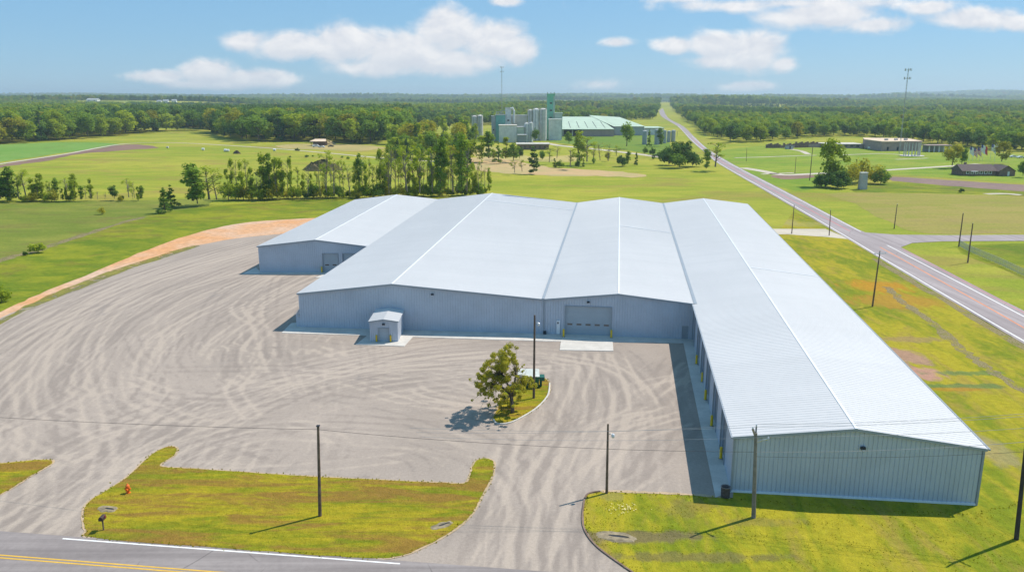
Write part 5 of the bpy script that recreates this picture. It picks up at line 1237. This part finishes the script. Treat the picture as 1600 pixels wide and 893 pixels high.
md = fo_.modifiers.new('trees', 'NODES'); md.node_group = ng

# ------------------------------------------------------------------ far buildings
def Dof(v): return gp(800, v).y
def X(u, y): return at(u, 300, y).x
def Zt(v, y): return at(800, v, y).z
def block(root, name, mat, u0, u1, vt, y, depth, z0=0.0, over=0.0):
    x0, x1, zt = X(u0, y), X(u1, y), Zt(vt, y)
    return MB().box(((x0 + x1) / 2, y + depth / 2, (z0 + zt) / 2), (x1 - x0 + over, depth + over, zt - z0)).build(name, mat, root)
def roof_cap(root, mat, u0, u1, vt, y, depth, th=.5, over=.8):
    x0, x1, zt = X(u0, y), X(u1, y), Zt(vt, y)
    return MB().box(((x0 + x1) / 2, y + depth / 2, zt + th / 2 + .003), (x1 - x0 + over, depth + over, th)).build('roof', mat, root)
def silo(u0, u1, vt, y, mat, label, group, base_z=0.0, rail=True):
    x0, x1, zt = X(u0, y), X(u1, y), Zt(vt, y); r = (x1 - x0) / 2; cx = (x0 + x1) / 2; cy = y + r
    t = thing('silo', label, 'silo', (cx, cy, 0), group)
    MB().tube([(cx, cy, 0), (cx, cy, zt)], r, 20).build('shell', mat, t)
    MB().tube([(cx, cy, zt), (cx, cy, zt + r * .22), (cx, cy, zt + r * .35)], [r * 1.03, r * .5, r * .12], 20).build('roof', mat, t)
    mb = MB()
    for k in range(1, 6): mb.tube([(cx, cy, zt * k / 6), (cx, cy, zt * k / 6 + .25)], r * 1.015, 20, False)
    mb.build('hoop', mat, t)
    mb = MB(); mb.beam((cx - r * .3, cy - r - .15, 1), (cx - r * .3, cy - r - .15, zt), .5, .12, (0, 1, 0)); mb.build('ladder', M_GREYB, t)
    if rail:
        mb = MB()
        for k in range(12):
            a_ = 2 * math.pi * k / 12; b_ = 2 * math.pi * (k + 1) / 12
            mb.tube([(cx + r * math.cos(a_), cy + r * math.sin(a_), zt), (cx + r * math.cos(a_), cy + r * math.sin(a_), zt + 1.1)], .05, 4)
            mb.tube([(cx + r * math.cos(a_), cy + r * math.sin(a_), zt + 1.1), (cx + r * math.cos(b_), cy + r * math.sin(b_), zt + 1.1)], .05, 4)
        mb.build('railing', M_GREYB, t)
    return t
GS = 'tall silos of the mill'
yb = 720.0
silo(738, 746.5, 182, 735, M_SILO, 'grey concrete silo at the wooded end of the mill', GS)
silo(746.8, 755.5, 181, 735, M_SILO, 'grey concrete silo touching the outermost one', GS)
silo(824, 832, 172.5, 712, M_SILO, 'tall pale silo nearest the beige mill block', GS)
silo(832.3, 842, 171, 710, M_SILOW, 'tall whitish silo in the middle of the three', GS)
silo(842.3, 853.5, 171, 708, M_SILO, 'tall pale silo next to the green tower', GS)
silo(819, 826, 193, 690, M_SILOW, 'short white silo before the three tall ones', GS)
silo(826.3, 832.5, 192, 690, M_SILOW, 'second short white silo before the three tall ones', GS)
def mill(label, u0, u1, vt, y, depth, mat, roofm, windows=0, z0=0.0, name='mill_building', extra=None):
    x0, x1 = X(u0, y), X(u1, y); t = thing(name, label, 'mill building', ((x0 + x1) / 2, y, 0), 'blocks of the grain mill')
    block(t, 'wall', mat, u0, u1, vt, y, depth); roof_cap(t, roofm, u0, u1, vt, y, depth)
    zt = Zt(vt, y)
    for k in range(windows):
        z = zt * (k + 1) / (windows + 1.2); xm = x0 + (x1 - x0) * .5
        MB().box((xm, y - .05, z), (min(2.2, (x1 - x0) * .35), .12, 1.3)).build('window', M_GLASS, t)
    mb = MB(); nr = max(3, int((x1 - x0) / 1.4))
    for k in range(nr): mb.box((x0 + (x1 - x0) * (k + .5) / nr, y - .04, zt / 2 - .05), (.16, .1, zt - .2))
    mb.build('cladding', mat, t)
    return t
mill('teal clad mill block with a dark side', 775, 789.5, 180, 705, 9, M_TEAL, M_GREYB, 1)
mill('dark grey mill block beside the teal one', 768.5, 774.8, 182, 706, 9, M_GREYB, M_GREYB, 1)
t = mill('white elevator shaft with a curved duct', 789.7, 799, 169, 712, 6, M_SILOW, M_GREYB, 2)
x0, x1 = X(798, 711), X(803, 711); MB().tube([(x0, 711, Zt(170, 711)), (x0 + 1.5, 711, Zt(168.5, 711)), (x1, 711, Zt(173, 711)), (x1, 711, Zt(192, 711))], .9, 10).build('duct', M_SILOW, t)
mb = MB()
for k in range(6): mb.beam((X(776 + k * 2, 708), 708, Zt(180, 708)), (X(777 + k * 2, 708), 709, Zt(174 + (k % 3), 708)), .3, .3)
mb.beam((X(775, 708), 708, Zt(175.5, 708)), (X(789, 708), 708, Zt(173, 708)), .5, .5); mb.build('pipework', M_GREYB, t)
mill('wide beige mill block below the silos', 799.3, 823, 181, 714, 14, M_BEIGE, M_GREYB, 1)
mill('white flat roofed mill block among trees', 780, 807, 196.5, 682, 18, M_SILOW, M_BEIGE, 0)
mill('grey green mill annex behind the short silos', 807.3, 818.7, 199, 686, 12, M_PALEG, M_GREYB, 1)
mill('small blue grey block at the foot of the short silos', 809, 822, 211.5, 668, 10, mat_plain('blue_grey_block', (.25, .29, .33), .7), M_GREYB, 0)
t = mill('tall green tower rising over the mill', 853.6, 865.3, 147.5, 735, 8, M_GTOWER, M_GTOWER, 5)
mb = MB()
for du in (854, 859, 864.5): mb.box((X(du, 736), 737, Zt(146, 736)), (.8, .8, 2.2))
mb.build('parapet', M_SILO, t)
MB().box((X(862.5, 735) + .9, 735 - .1, Zt(172, 735)), (1.2, .3, Zt(150, 735) - Zt(194, 735))).build('stair_shaft', M_PALEG, t)
mill('pale green block beside the green tower', 865.5, 877, 177, 730, 9, M_PALEG, M_PALEG, 1)
mill('low white block at the foot of the green tower', 857, 876, 187, 716, 9, M_SILOW, M_SILOW, 0)
# long shed with the green roof
ys = Dof(213.2)
t = thing('mill_shed', 'long mill shed with a faded green roof and open loading bays', 'shed', (X(900, ys), ys, 0))
x0, x1, x2 = X(848, ys), X(957, ys), X(1003, ys)
zt = Zt(202.5, ys); dp = 150
mb = MB(); mb.box(((x0 + 38 + x1) / 2, ys + dp / 2, zt / 2), (x1 - x0 - 38, dp, zt)); mb.box(((x0 + x0 + 38) / 2, ys + 8 + dp / 2, zt / 2), (38, dp - 16, zt)); mb.build('wall', M_PINKW, t)
bay = MB()
for k in range(5): bay.box((x0 + .5 + k * 9.3, ys + .4, zt / 2), (.8, .8, zt))
bay.build('pillar', M_SILO, t)
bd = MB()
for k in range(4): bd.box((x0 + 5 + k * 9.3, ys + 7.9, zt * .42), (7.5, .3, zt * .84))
bd.build('loading_bay_shade', M_DARK, t)  # dark boards stand in for the shade within the open bays
rf = MB(); zr = zt + 8
rf.add([(x0 - 1, ys - 1, zt), (x1, ys - 1, zt), (x1 - 2, ys + dp, zr), (x0 + 18, ys + dp, zr), (x0 - 1, ys - 1, zt + .5), (x1, ys - 1, zt + .5), (x1 - 2, ys + dp, zr + .5), (x0 + 18, ys + dp, zr + .5)], [(3, 2, 1, 0), (4, 5, 6, 7), (0, 1, 5, 4), (1, 2, 6, 5), (3, 0, 4, 7), (2, 3, 7, 6)])
ro = rf.build('roof', M_GROOF, t)
for k in range(8): MB().beam((x0 + 10 + k * 8.5, ys + 12, zt + .5 + 12 * 8 / dp + .05), (x0 + 13 + k * 8.5, ys + 85, zt + .5 + 85 * 8 / dp + .05), .5, .2).build('skylight', M_DARK, ro)
t = thing('mill_shed', 'grey walled taller shed joined to the long green roof', 'shed', (X(980, ys), ys, 0))
ys2 = Dof(211.5); x1, x2 = X(957.3, ys2), X(1003, ys2); z2 = Zt(197.5, ys2)
MB().box(((x1 + x2) / 2, ys2 + 75, z2 / 2), (x2 - x1, 150, z2)).build('wall', mat_plain('pale_grey_cladding', (.46, .47, .47), .7), t)
mb = MB()
for k in range(9): mb.box((x1 + (x2 - x1) * (k + .5) / 9, ys2 - .03, z2 / 2), (.2, .12, z2 - .3))
mb.build('cladding', M_GREYB, t)
xm = (x1 + x2) / 2
rf = MB(); rf.add([(x1 - 1, ys2 - 1, z2), (x2 + 1, ys2 - 1, z2), (x2 + 1, ys2 + 151, z2), (x1 - 1, ys2 + 151, z2), (x1 - 12, ys2 + 148, z2 + 7.5), (x2 - 9, ys2 + 120, z2 + 6)], [(0, 1, 5, 4), (1, 2, 5), (2, 3, 4, 5), (3, 0, 4)]); rf.build('roof', M_GROOF, t)
y3 = ys2 + 12; t = thing('mill_shed', 'low flat shed at the highway end of the mill', 'shed', (X(1018, y3), y3, 0))
block(t, 'wall', M_SILOW, 1003.5, 1033, 201, y3, 40); roof_cap(t, M_GROOF, 1003.5, 1033, 200.5, y3, 40, .5, 1.5)
# brick outbuilding
yo = Dof(233.8); t = thing('outbuilding', 'low brick outbuilding with a flat pale roof below the mill', 'outbuilding', (X(830, yo), yo, 0))
block(t, 'wall', M_BRICK, 808, 857, 226, yo, 16); roof_cap(t, M_BEIGE, 808, 857, 225.8, yo, 16, .5, 1.6)
for k in range(6): MB().box((X(813 + k * 7.5, yo), yo - .05, 1.8), (1.6, .16, 1.3)).build('window', M_GLASS, t)
# grey tanks
for i, (u0, u1, vt, vb, lb) in enumerate([(1001, 1008.5, 205, 226, 'grey tank standing first beside the pointed tree'), (1020, 1028.5, 203, 226, 'grey tank standing behind the upright tree'), (1033, 1038, 204, 224, 'thin grey tank between two trees'), (1039, 1044.5, 205, 222, 'grey tank near the highway end of the tank row'), (1045.5, 1052, 204, 222, 'outermost grey tank toward the highway')]):
    silo(u0, u1, vt, Dof(vb), mat_plain('tank_grey', (.36, .39, .40), .6), lb, 'grey tanks beside the mill', 0, False)
# masts
def mast(u, vb, vt, y, label, arms=True, w_=1.2):
    x = X(u, y); zt = Zt(vt, y); t = thing('radio_mast', label, 'mast', (x, y, 0)); mb = MB()
    legs = [(w_ / 2 * math.cos(a_), w_ / 2 * math.sin(a_)) for a_ in (.5, 2.6, 4.7)]
    for lx, ly in legs: mb.tube([(x + lx, y + ly, 0), (x + lx * .6, y + ly * .6, zt)],   .075, 5)
    for k in range(int(zt / 2.2)):
        z0, z1 = k * 2.2, k * 2.2 + 2.2
        for i in range(3):
            (ax, ay), (bx, by) = legs[i], legs[(i + 1) % 3]; s0, s1 = 1 - .4 * z0 / zt, 1 - .4 * z1 / zt
            mb.tube([(x + ax * s0, y + ay * s0, z0), (x + bx * s1, y + by * s1, z1)], .05, 4)
    mb.build('lattice', M_GREYB, t)
    if arms:
        for zf in (zt - 1.0, zt - 6.5):
            for a_ in (.3, 2.4, 4.5):
                mb = MB(); ex, ey = x + 1.9 * math.cos(a_), y + 1.9 * math.sin(a_); mb.tube([(x, y, zf), (ex, ey, zf)], .09, 5)
                for o in (-.7, .7): mb.box((ex - o * math.sin(a_), ey + o * math.cos(a_), zf + .2), (.28, .28, 1.5))
                mb.build('antenna', M_GREYB, t)
    return t
mast(1398.5, 240, 107, Dof(240), 'tall thin mast with two rings of antennas by the brown building', True, .9)
mast(784.5, 180, 104, 1050, 'distant lattice mast above the mill', True, 1.3)
mast(1090, 165, 138, 3600, 'faint far mast on the horizon', False, 2.2)
# brown flat building
y1 = Dof(236); t = thing('brown_building', 'wide flat brown block building with a tan roof', 'building', (X(1400, y1), y1, 0))
xA, xB = X(1370.5, y1), X(1436, y1); yL = Dof(232); xL = X(1343.5, yL); zw = 6.3; dpth = 42
foot = [(xA, y1), (xB, y1 + 4), (xB + 8, y1 + dpth), (xL + 8, yL + 22), (xL, yL)]
MB().prism(foot, 0, zw).build('wall', M_PINKW, t)
cxx, cyy = sum(p[0] for p in foot) / 5, sum(p[1] for p in foot) / 5
MB().prism([(cxx + (p[0] - cxx) * 1.02, cyy + (p[1] - cyy) * 1.02) for p in foot], zw + .003, zw + .5).build('roof', M_TANROOF, t)
for k, f_ in enumerate((.3, .55, .8)): MB().box((xA + (xB - xA) * f_, y1 + 14 + k, zw + 1.1), (2.0, 2.0, 1.2)).build('roof_unit', M_GREYB, t)
for f_ in (.15, .4): MB().box((xA + (xB - xA) * f_, y1 - .05 + 4 * f_, 1.6), (1.4, .2, 2.6)).build('door', M_DARK, t)
MB().box(((xA + xL) / 2 - 3, (y1 + yL) / 2 - .1, 1.6), (1.5, .3, 1.2)).build('sign', M_WHITE, t)
# low west annex
ya = Dof(231.5); t = thing('brown_building', 'low pale annex attached beyond the brown building', 'building', (X(1325, ya), ya, 0))
block(t, 'wall', M_PINKW, 1285, 1342.5, 226, ya, 20); roof_cap(t, M_BEIGE, 1285, 1342.5, 225.8, ya, 20, .4, 1.2)
for k in range(5): MB().box((X(1297 + k * 9, ya), ya - .05, 1.5), (2.2, .16, 1.1)).build('window', M_GLASS, t)
# columned portico
yp = Dof(244.5); t = thing('portico', 'ring of tall pale columns in front of the brown building', 'portico', (X(1425, yp), yp, 0))
xc = X(1424.5, yp); hp = Zt(222, yp); rp = 4.7
for k in range(9):
    a_ = math.pi * (1.0 + k / 8) if k < 9 else 0; cx, cy = xc + rp * 1.05 * math.cos(a_ + .0), yp + 6 + rp * math.sin(a_)
    MB().tube([(cx, cy, .3), (cx, cy, .6), (cx, cy, hp - .8), (cx, cy, hp - .4)], [.5, .36, .3, .45], 10).build('column', M_SILO, t)
en = MB()
for k in range(8):
    a0, a1 = math.pi * (1 + k / 8), math.pi * (1 + (k + 1) / 8); en.beam((xc + rp * 1.05 * math.cos(a0), yp + 6 + rp * math.sin(a0), hp), (xc + rp * 1.05 * math.cos(a1), yp + 6 + rp * math.sin(a1), hp), .9, .8)
en.build('entablature', M_PINKW, t)
MB().prism([(xc + 7.5 * math.cos(a_), yp + 5 + 6.5 * math.sin(a_)) for a_ in np.linspace(0, 6.28, 24, False)], 0, .3).build('base', M_CONC, t)
yc = Dof(237.5); t = thing('colonnade', 'low covered colonnade with white posts right of the portico', 'colonnade', (X(1460, yc), yc, 0))
for k in range(5): MB().tube([(X(1444 + k * 7.6, yc), yc, 0), (X(1444 + k * 7.6, yc), yc, 4.2)], .45, 8).build('column', M_SILOW, t)
MB().box((X(1459, yc), yc + 3.5, 4.5), (X(1478, yc) - X(1440, yc), 9, .6)).build('roof', M_PINKW, t)
MB().box((X(1459, yc), yc + 7.6, 2.1), (X(1476, yc) - X(1442, yc), .5, 4.18)).build('wall', M_GREYB, t)
# ruined brick wall
yw = Dof(231); t = thing('brick_wall', 'broken line of dark brick wall piers across the park', 'wall', (X(1235, yw), yw, 0))
for k in range(26):
    u = 1192 + k * 3.4; h_ = 2.6 + (k % 3) * .5 + (.8 if k > 13 else 0)
    if k in (7,): continue
    MB().box((X(u, yw), yw + (k - 10) * .6 * (1 if k > 10 else .2), h_ / 2), (1.35, .9, h_)).build('pier', M_BRICK, t)
cw = MB(); cw.box((X(1214, yw), yw + .1, 1.0), (X(1236, yw) - X(1192, yw), .4, 2.0)); cw.box((X(1258, yw), yw + 6, 1.3), (X(1280, yw) - X(1238, yw), .4, 2.6)); cw.build('panel', M_PINKW, t)
yk = Dof(233); t = thing('utility_hut', 'small dark grey hut before the brick wall piers', 'hut', (X(1229, yk), yk, 0))
block(t, 'wall', M_GREYB, 1224, 1234, 227.5, yk, 4); roof_cap(t, M_DARK, 1224, 1234, 227.3, yk, 4, .25, .5)
MB().box((X(1229, yk), yk - .04, 1.1), (1.0, .1, 2.0)).build('door', M_DARK, t)
# stone kiosk
yk = Dof(296); t = thing('kiosk', 'tall pale stone kiosk with a dark panel beside the thicket', 'kiosk', (X(1348.5, yk), yk, 0))
xk = X(1348.5, yk); hk = Zt(270.5, yk)
MB().box((xk, yk + 1, hk / 2), (3.3, 2, hk), 0, .82).build('body', mat_plain('pale_stone', (.52, .48, .44), .9), t)
MB().box((xk + .35, yk - .02 + .16, hk * .73), (1.9, .12, hk * .28)).build('panel', M_GREYB, t)
MB().box((xk, yk + 1, hk + .13), (3.1, 2.0, .25)).build('cap', M_SILOW, t)
# brick ranch house
yh = Dof(274.5); t = thing('brick_house', 'long brick ranch house with a brown shingle roof and white windows', 'house', (X(1535, yh), yh, 0))
h0, h1, hr = X(1500, yh), X(1552, yh), X(1573, yh); ev = Zt(267, yh); rz_ = Zt(253.5, yh + 5); dph = 10
mb = MB(); mb.box(((h0 + h1) / 2, yh + dph / 2, ev / 2), (h1 - h0, dph, ev)); mb.build('wall', M_BRICK, t)
mb = MB(); h15 = h1 + .3
mb.add([(h0 - .6, yh - .7, ev), (h15, yh - .7, ev), (h15, yh + dph + .7, ev), (h0 - .6, yh + dph + .7, ev), (h0 - .6, yh + dph / 2, ev + 2.9), (h15, yh + dph / 2, ev + 2.9)], [(0, 1, 5, 4), (2, 3, 4, 5), (3, 0, 4), (0, 3, 2, 1)])
rf = mb.build('roof', M_SHING, t)
MB().box((X(1513, yh), yh + dph / 2 + 1, ev + 2.9), (1.0, 1.0, 1.6)).build('chimney', M_BRICK, rf)
gx0, gx1 = h15, h15 + 8.2
mb = MB(); mb.box(((gx0 + gx1) / 2 + .1, yh + 2.4, ev / 2), (gx1 - gx0 - .3, 8, ev))
gm = (gx0 + gx1) / 2; mb.add([(gx0 + .2, yh - 1.62, ev), (gx1 - .2, yh - 1.62, ev), (gm, yh - 1.62, ev + 2.4)], [(0, 1, 2)]); mb.build('garage', M_BRICK, t)
mb = MB()
for sx in (gx0 - .4, gx1 + .5): mb.add([(sx, yh - 2.0, ev - .1), (gm, yh - 2.0, ev + 2.7), (gm, yh + 9, ev + 2.7), (sx, yh + 9, ev - .1)], [(0, 1, 2, 3)])
mb.build('roof', M_SHING, t)
MB().box((gm + .8, yh - 1.64, 1.1), (1.0, .1, 2.1)).build('door', M_WHITE, t)
for k in range(6):
    wn = MB().box((X(1508 + k * 7, yh), yh - .05, 1.6), (1.5, .14, 1.5)).build('window', M_WHITE, t); MB().box((X(1508 + k * 7, yh), yh - .13, 1.6), (.9, .06, 1.1)).build('pane', M_GLASS, wn)
MB().box((h0 + (h1 - h0) * .3, yh - 1.5, ev - .1), (3, 1.2, .2)).build('porch_roof', M_WHITE, t)
# flags
yf = Dof(252)
FL_ = [(1507, 228, 'w', 'pale'), (1513, 230, 'r', 'striped'), (1519, 229, 'r', 'striped'), (1524, 225, 'w', 'white'), (1528, 227, 'R', 'red'), (1540, 224, 'w', 'white'), (1547, 224, 'R', 'red')]
for i, (u, vt, ck, cn) in enumerate(FL_):
    y = yf + (i % 3) * 5; x = X(u, y); zt = Zt(vt, y)
    pos_ = ['on the outermost pole toward the brick house end', 'on the second pole from the broad olive tree', 'on the third pole from the broad olive tree', 'drooping between the striped and red ones', 'in the middle of the flag group', 'beside the tallest red flag', 'on the pole next to the right hand tree'][i]
    t = thing('flagpole', f'flagpole with a drooping {cn} flag {pos_}', 'flagpole', (x, y, 0), 'flagpoles behind the brick house')
    MB().tube([(x, y, 0), (x, y, zt)], [.1, .05], 8).build('post', M_FWHITE, t); MB().tube([(x, y, zt), (x, y, zt + .25)], [.12, .04], 8).build('finial', M_YEL, t)
    cols = {'w': [M_FWHITE, M_FWHITE, M_NAVY], 'r': [M_RED, M_FWHITE, M_NAVY], 'R': [M_RED, M_RED, M_FWHITE]}[ck]
    vv, ff, mi = [], [], []
    NX, NZ = 8, 9
    for a_ in range(NX + 1):
        for b_ in range(NZ + 1):
            s = a_ / NX; vv.append((x + .1 + 2.5 * s, y + .35 * math.sin(s * 7 + b_ * .5), zt - .3 - 4.3 * b_ / NZ - 1.8 * s * s))
    for a_ in range(NX):
        for b_ in range(NZ): ff.append((a_ * (NZ + 1) + b_, (a_ + 1) * (NZ + 1) + b_, (a_ + 1) * (NZ + 1) + b_ + 1, a_ * (NZ + 1) + b_ + 1)); mi.append(2 if (a_ < 3 and b_ < 4) else (b_ % 2))
    mb = MB(); mb.add(vv, ff); fo2 = mb.build('flag', cols, t)
    for p_, k in zip(fo2.data.polygons, mi): p_.material_index = k
# parked vehicles
def car(u, v, label, mat, rz=0.0, van=False, group=None):
    q = gp(u, v); t = thing('parked_car', label, 'car', q, group); L_, W_, H_ = (4.6, 1.8, 1.45) if not van else (5.4, 2.0, 2.1)
    t.rotation_euler = (0, 0, rz)
    prof = [(-L_ / 2, .35), (-L_ / 2, .8), (-L_ * .42, .95), (-L_ * .28, H_ * .66), (-L_ * .15, H_), (L_ * .2, H_), (L_ * .34, H_ * .7), (L_ / 2, .85), (L_ / 2, .35)] if not van else [(-L_ / 2, .4), (-L_ / 2, 1.9), (-L_ * .4, H_), (L_ * .22, H_), (L_ * .36, 1.15), (L_ / 2, 1.0), (L_ / 2, .4)]
    off = q; n_ = len(prof); vv = [(off.x + x, off.y - W_ / 2, z) for x, z in prof] + [(off.x + x, off.y + W_ / 2, z) for x, z in prof]
    mb = MB(); mb.add(vv, [tuple(range(n_)), tuple(range(2 * n_ - 1, n_ - 1, -1))] + [(i, n_ + i, n_ + (i + 1) % n_, (i + 1) % n_) for i in range(n_)]); mb.build('body', mat, t)
    for sy in (-1, 1): MB().box((off.x + L_ * .02, off.y + sy * (W_ / 2 + .003), H_ * .78), (L_ * .4, .02, H_ * .22)).build('window', M_GLASS, t)
    for sx in (-.32, .32):
        for sy in (-1, 1): MB().tube([(off.x + L_ * sx, off.y + sy * (W_ / 2 - .2), .32), (off.x + L_ * sx, off.y + sy * (W_ / 2 + .02), .32)], .32, 12).build('wheel', M_TYRE, t)
    return t
car(1583, 246, 'white car parked among trees beyond the brick house', M_CARW)
car(1594, 247, 'second white car parked at the frame edge beyond the house', M_CARW, .2)
car(494, 230, 'white van parked at the end of the farm shed', M_CARW, .1, True)
car(503, 230.5, 'white pickup sized car in front of the farm shed', M_CARW, -.1)
car(517, 229.5, 'dark car parked under the farm shed bank', M_CARD, .2)
car(1026, 244.5, 'dark car waiting on the mill drive', M_CARD, -.4)
# farm shed
yq = Dof(228); t = thing('farm_shed', 'low open farm shed with a tan roof on the meadow', 'shed', (X(502, yq), yq, 0))
xa, xb = X(490, yq), X(512, yq)
for k in range(4): MB().box((xa + .3 + k * (xb - xa - .6) / 3, yq, 1.7), (.3, .3, 3.4)).build('post', M_WOOD, t)
MB().box(((xa + xb) / 2, yq + 7, 1.7), (xb - xa, .3, 3.4)).build('wall', M_BRICK, t)
MB().add([(xa - .8, yq - .8, 3.4), (xb + .8, yq - .8, 3.4), (xb - 1, yq + 8, 4.8), (xa + 1.5, yq + 8, 4.8), (xa - .8, yq - .8, 3.6), (xb + .8, yq - .8, 3.6), (xb - 1, yq + 8, 5.0), (xa + 1.5, yq + 8, 5.0)], [(3, 2, 1, 0), (4, 5, 6, 7), (0, 1, 5, 4), (1, 2, 6, 5), (2, 3, 7, 6), (3, 0, 4, 7)]).build('roof', M_TANROOF, t)
# hay bales
def bale(u, v, label, mat, s=1.0):
    q = gp(u, v); t = thing('hay_bale', label, 'hay bale', q, 'hay bales in the left meadow')
    MB().tube([(q.x - .8 * s, q.y, .8 * s), (q.x - .75 * s, q.y, .8 * s), (q.x + .75 * s, q.y, .8 * s), (q.x + .8 * s, q.y, .8 * s)], [.7 * s, .8 * s, .8 * s, .7 * s], 16).build('wrap', mat, t)
    for k in (-.8, .8): MB().tube([(q.x + k * s, q.y, .8 * s), (q.x + k * s * 1.02, q.y, .8 * s)], .55 * s, 16).build('end', M_SILO, t)
bale(262, 231.5, 'small greyish bale nearest the crest of the meadow', M_SILO, .9); bale(317.5, 235, 'single white wrapped bale in the meadow', M_FWHITE, 1.1); bale(352.5, 237, 'white wrapped bale beside its twin', M_FWHITE, 1.2); bale(356.3, 237, 'twin white wrapped bale toward the dark pile', M_FWHITE, 1.1); bale(429, 236, 'white wrapped bale alone near the farm track', M_FWHITE, 1.1)
def lump(name, u0, u1, vt, vb, label, cat, mat, rough=.25):
    q0, q1 = gp(u0, vb), gp(u1, vb); c = (q0 + q1) / 2; rx = (q1.x - q0.x) / 2; h = Zt(vt, c.y + rx * .2); rg_ = np.random.default_rng(int(u0)); vv, ff = [], []
    NA, NR = 28, 8
    for r in range(NR + 1):
        for a_ in range(NA):
            k = r / NR; ang = 2 * math.pi * a_ / NA; w_ = 1 + .12 * math.sin(3 * ang + u0) + .08 * math.sin(5 * ang)
            vv.append((c.x + rx * k * w_ * math.cos(ang), c.y + rx * .5 * k * w_ * math.sin(ang), h * (1 - k * k) ** 1.0 * (1 + rg_.uniform(-rough, rough)) - .02))
    for r in range(NR):
        for a_ in range(NA): ff.append((r * NA + a_, r * NA + (a_ + 1) % NA, (r + 1) * NA + (a_ + 1) % NA, (r + 1) * NA + a_))
    mb = MB(); mb.add(vv, ff); return tag(mb.build(name, mat, None, (c.x, c.y, 0)), label, cat)
lump('dirt_mound', 472, 532, 251, 266, 'dark weedy dirt mound in the left meadow', 'mound', mat_dirt('weedy_soil', (.11, .10, .04), (.17, .13, .07), .15))
lump('bale_heap', 364, 376, 235.5, 240, 'dark heap beside the white wrapped bales', 'heap', mat_dirt('dark_heap', (.07, .06, .04), (.12, .09, .06), .3))
lump('dirt_mound', 492, 524, 219, 226, 'tan earth bank behind the farm shed', 'mound', M_SAND)
# far farmsteads
def cottage(u, y, w_, label, mat=M_SILOW, roofm=M_GREYB, hh=4.0):
    x = X(u, y); z = terr(x, y); t = thing('farmhouse', label, 'house', (x, y, z), 'far white farm buildings'); d_ = w_ * .6
    MB().box((x, y + d_ / 2, z + hh / 2), (w_, d_, hh)).build('wall', mat, t)
    MB().add([(x - w_ / 2 - .5, y - .5, z + hh), (x + w_ / 2 + .5, y - .5, z + hh), (x + w_ / 2 + .5, y + d_ + .5, z + hh), (x - w_ / 2 - .5, y + d_ + .5, z + hh), (x - w_ / 2, y + d_ / 2, z + hh * 1.7), (x + w_ / 2, y + d_ / 2, z + hh * 1.7)], [(0, 1, 5, 4), (2, 3, 4, 5), (1, 2, 5), (3, 0, 4)]).build('roof', roofm, t)
    for f_ in (-.25, .25): MB().box((x + w_ * f_, y - .06, z + hh * .5), (w_ * .12, .16, hh * .35)).build('window', M_GLASS, t)
for u, y, w_, lb in [(160, 2600, 34, 'long pale far barn in a clearing of the left forest'), (262, 2480, 13, 'outer white far house on the left hill'), (272, 2500, 16, 'middle white far house on the left hill'), (285, 2520, 14, 'inner white far house on the left hill')]: cottage(u, y, w_, lb, hh=5.5)
print('OBJ', len(bpy.data.objects))
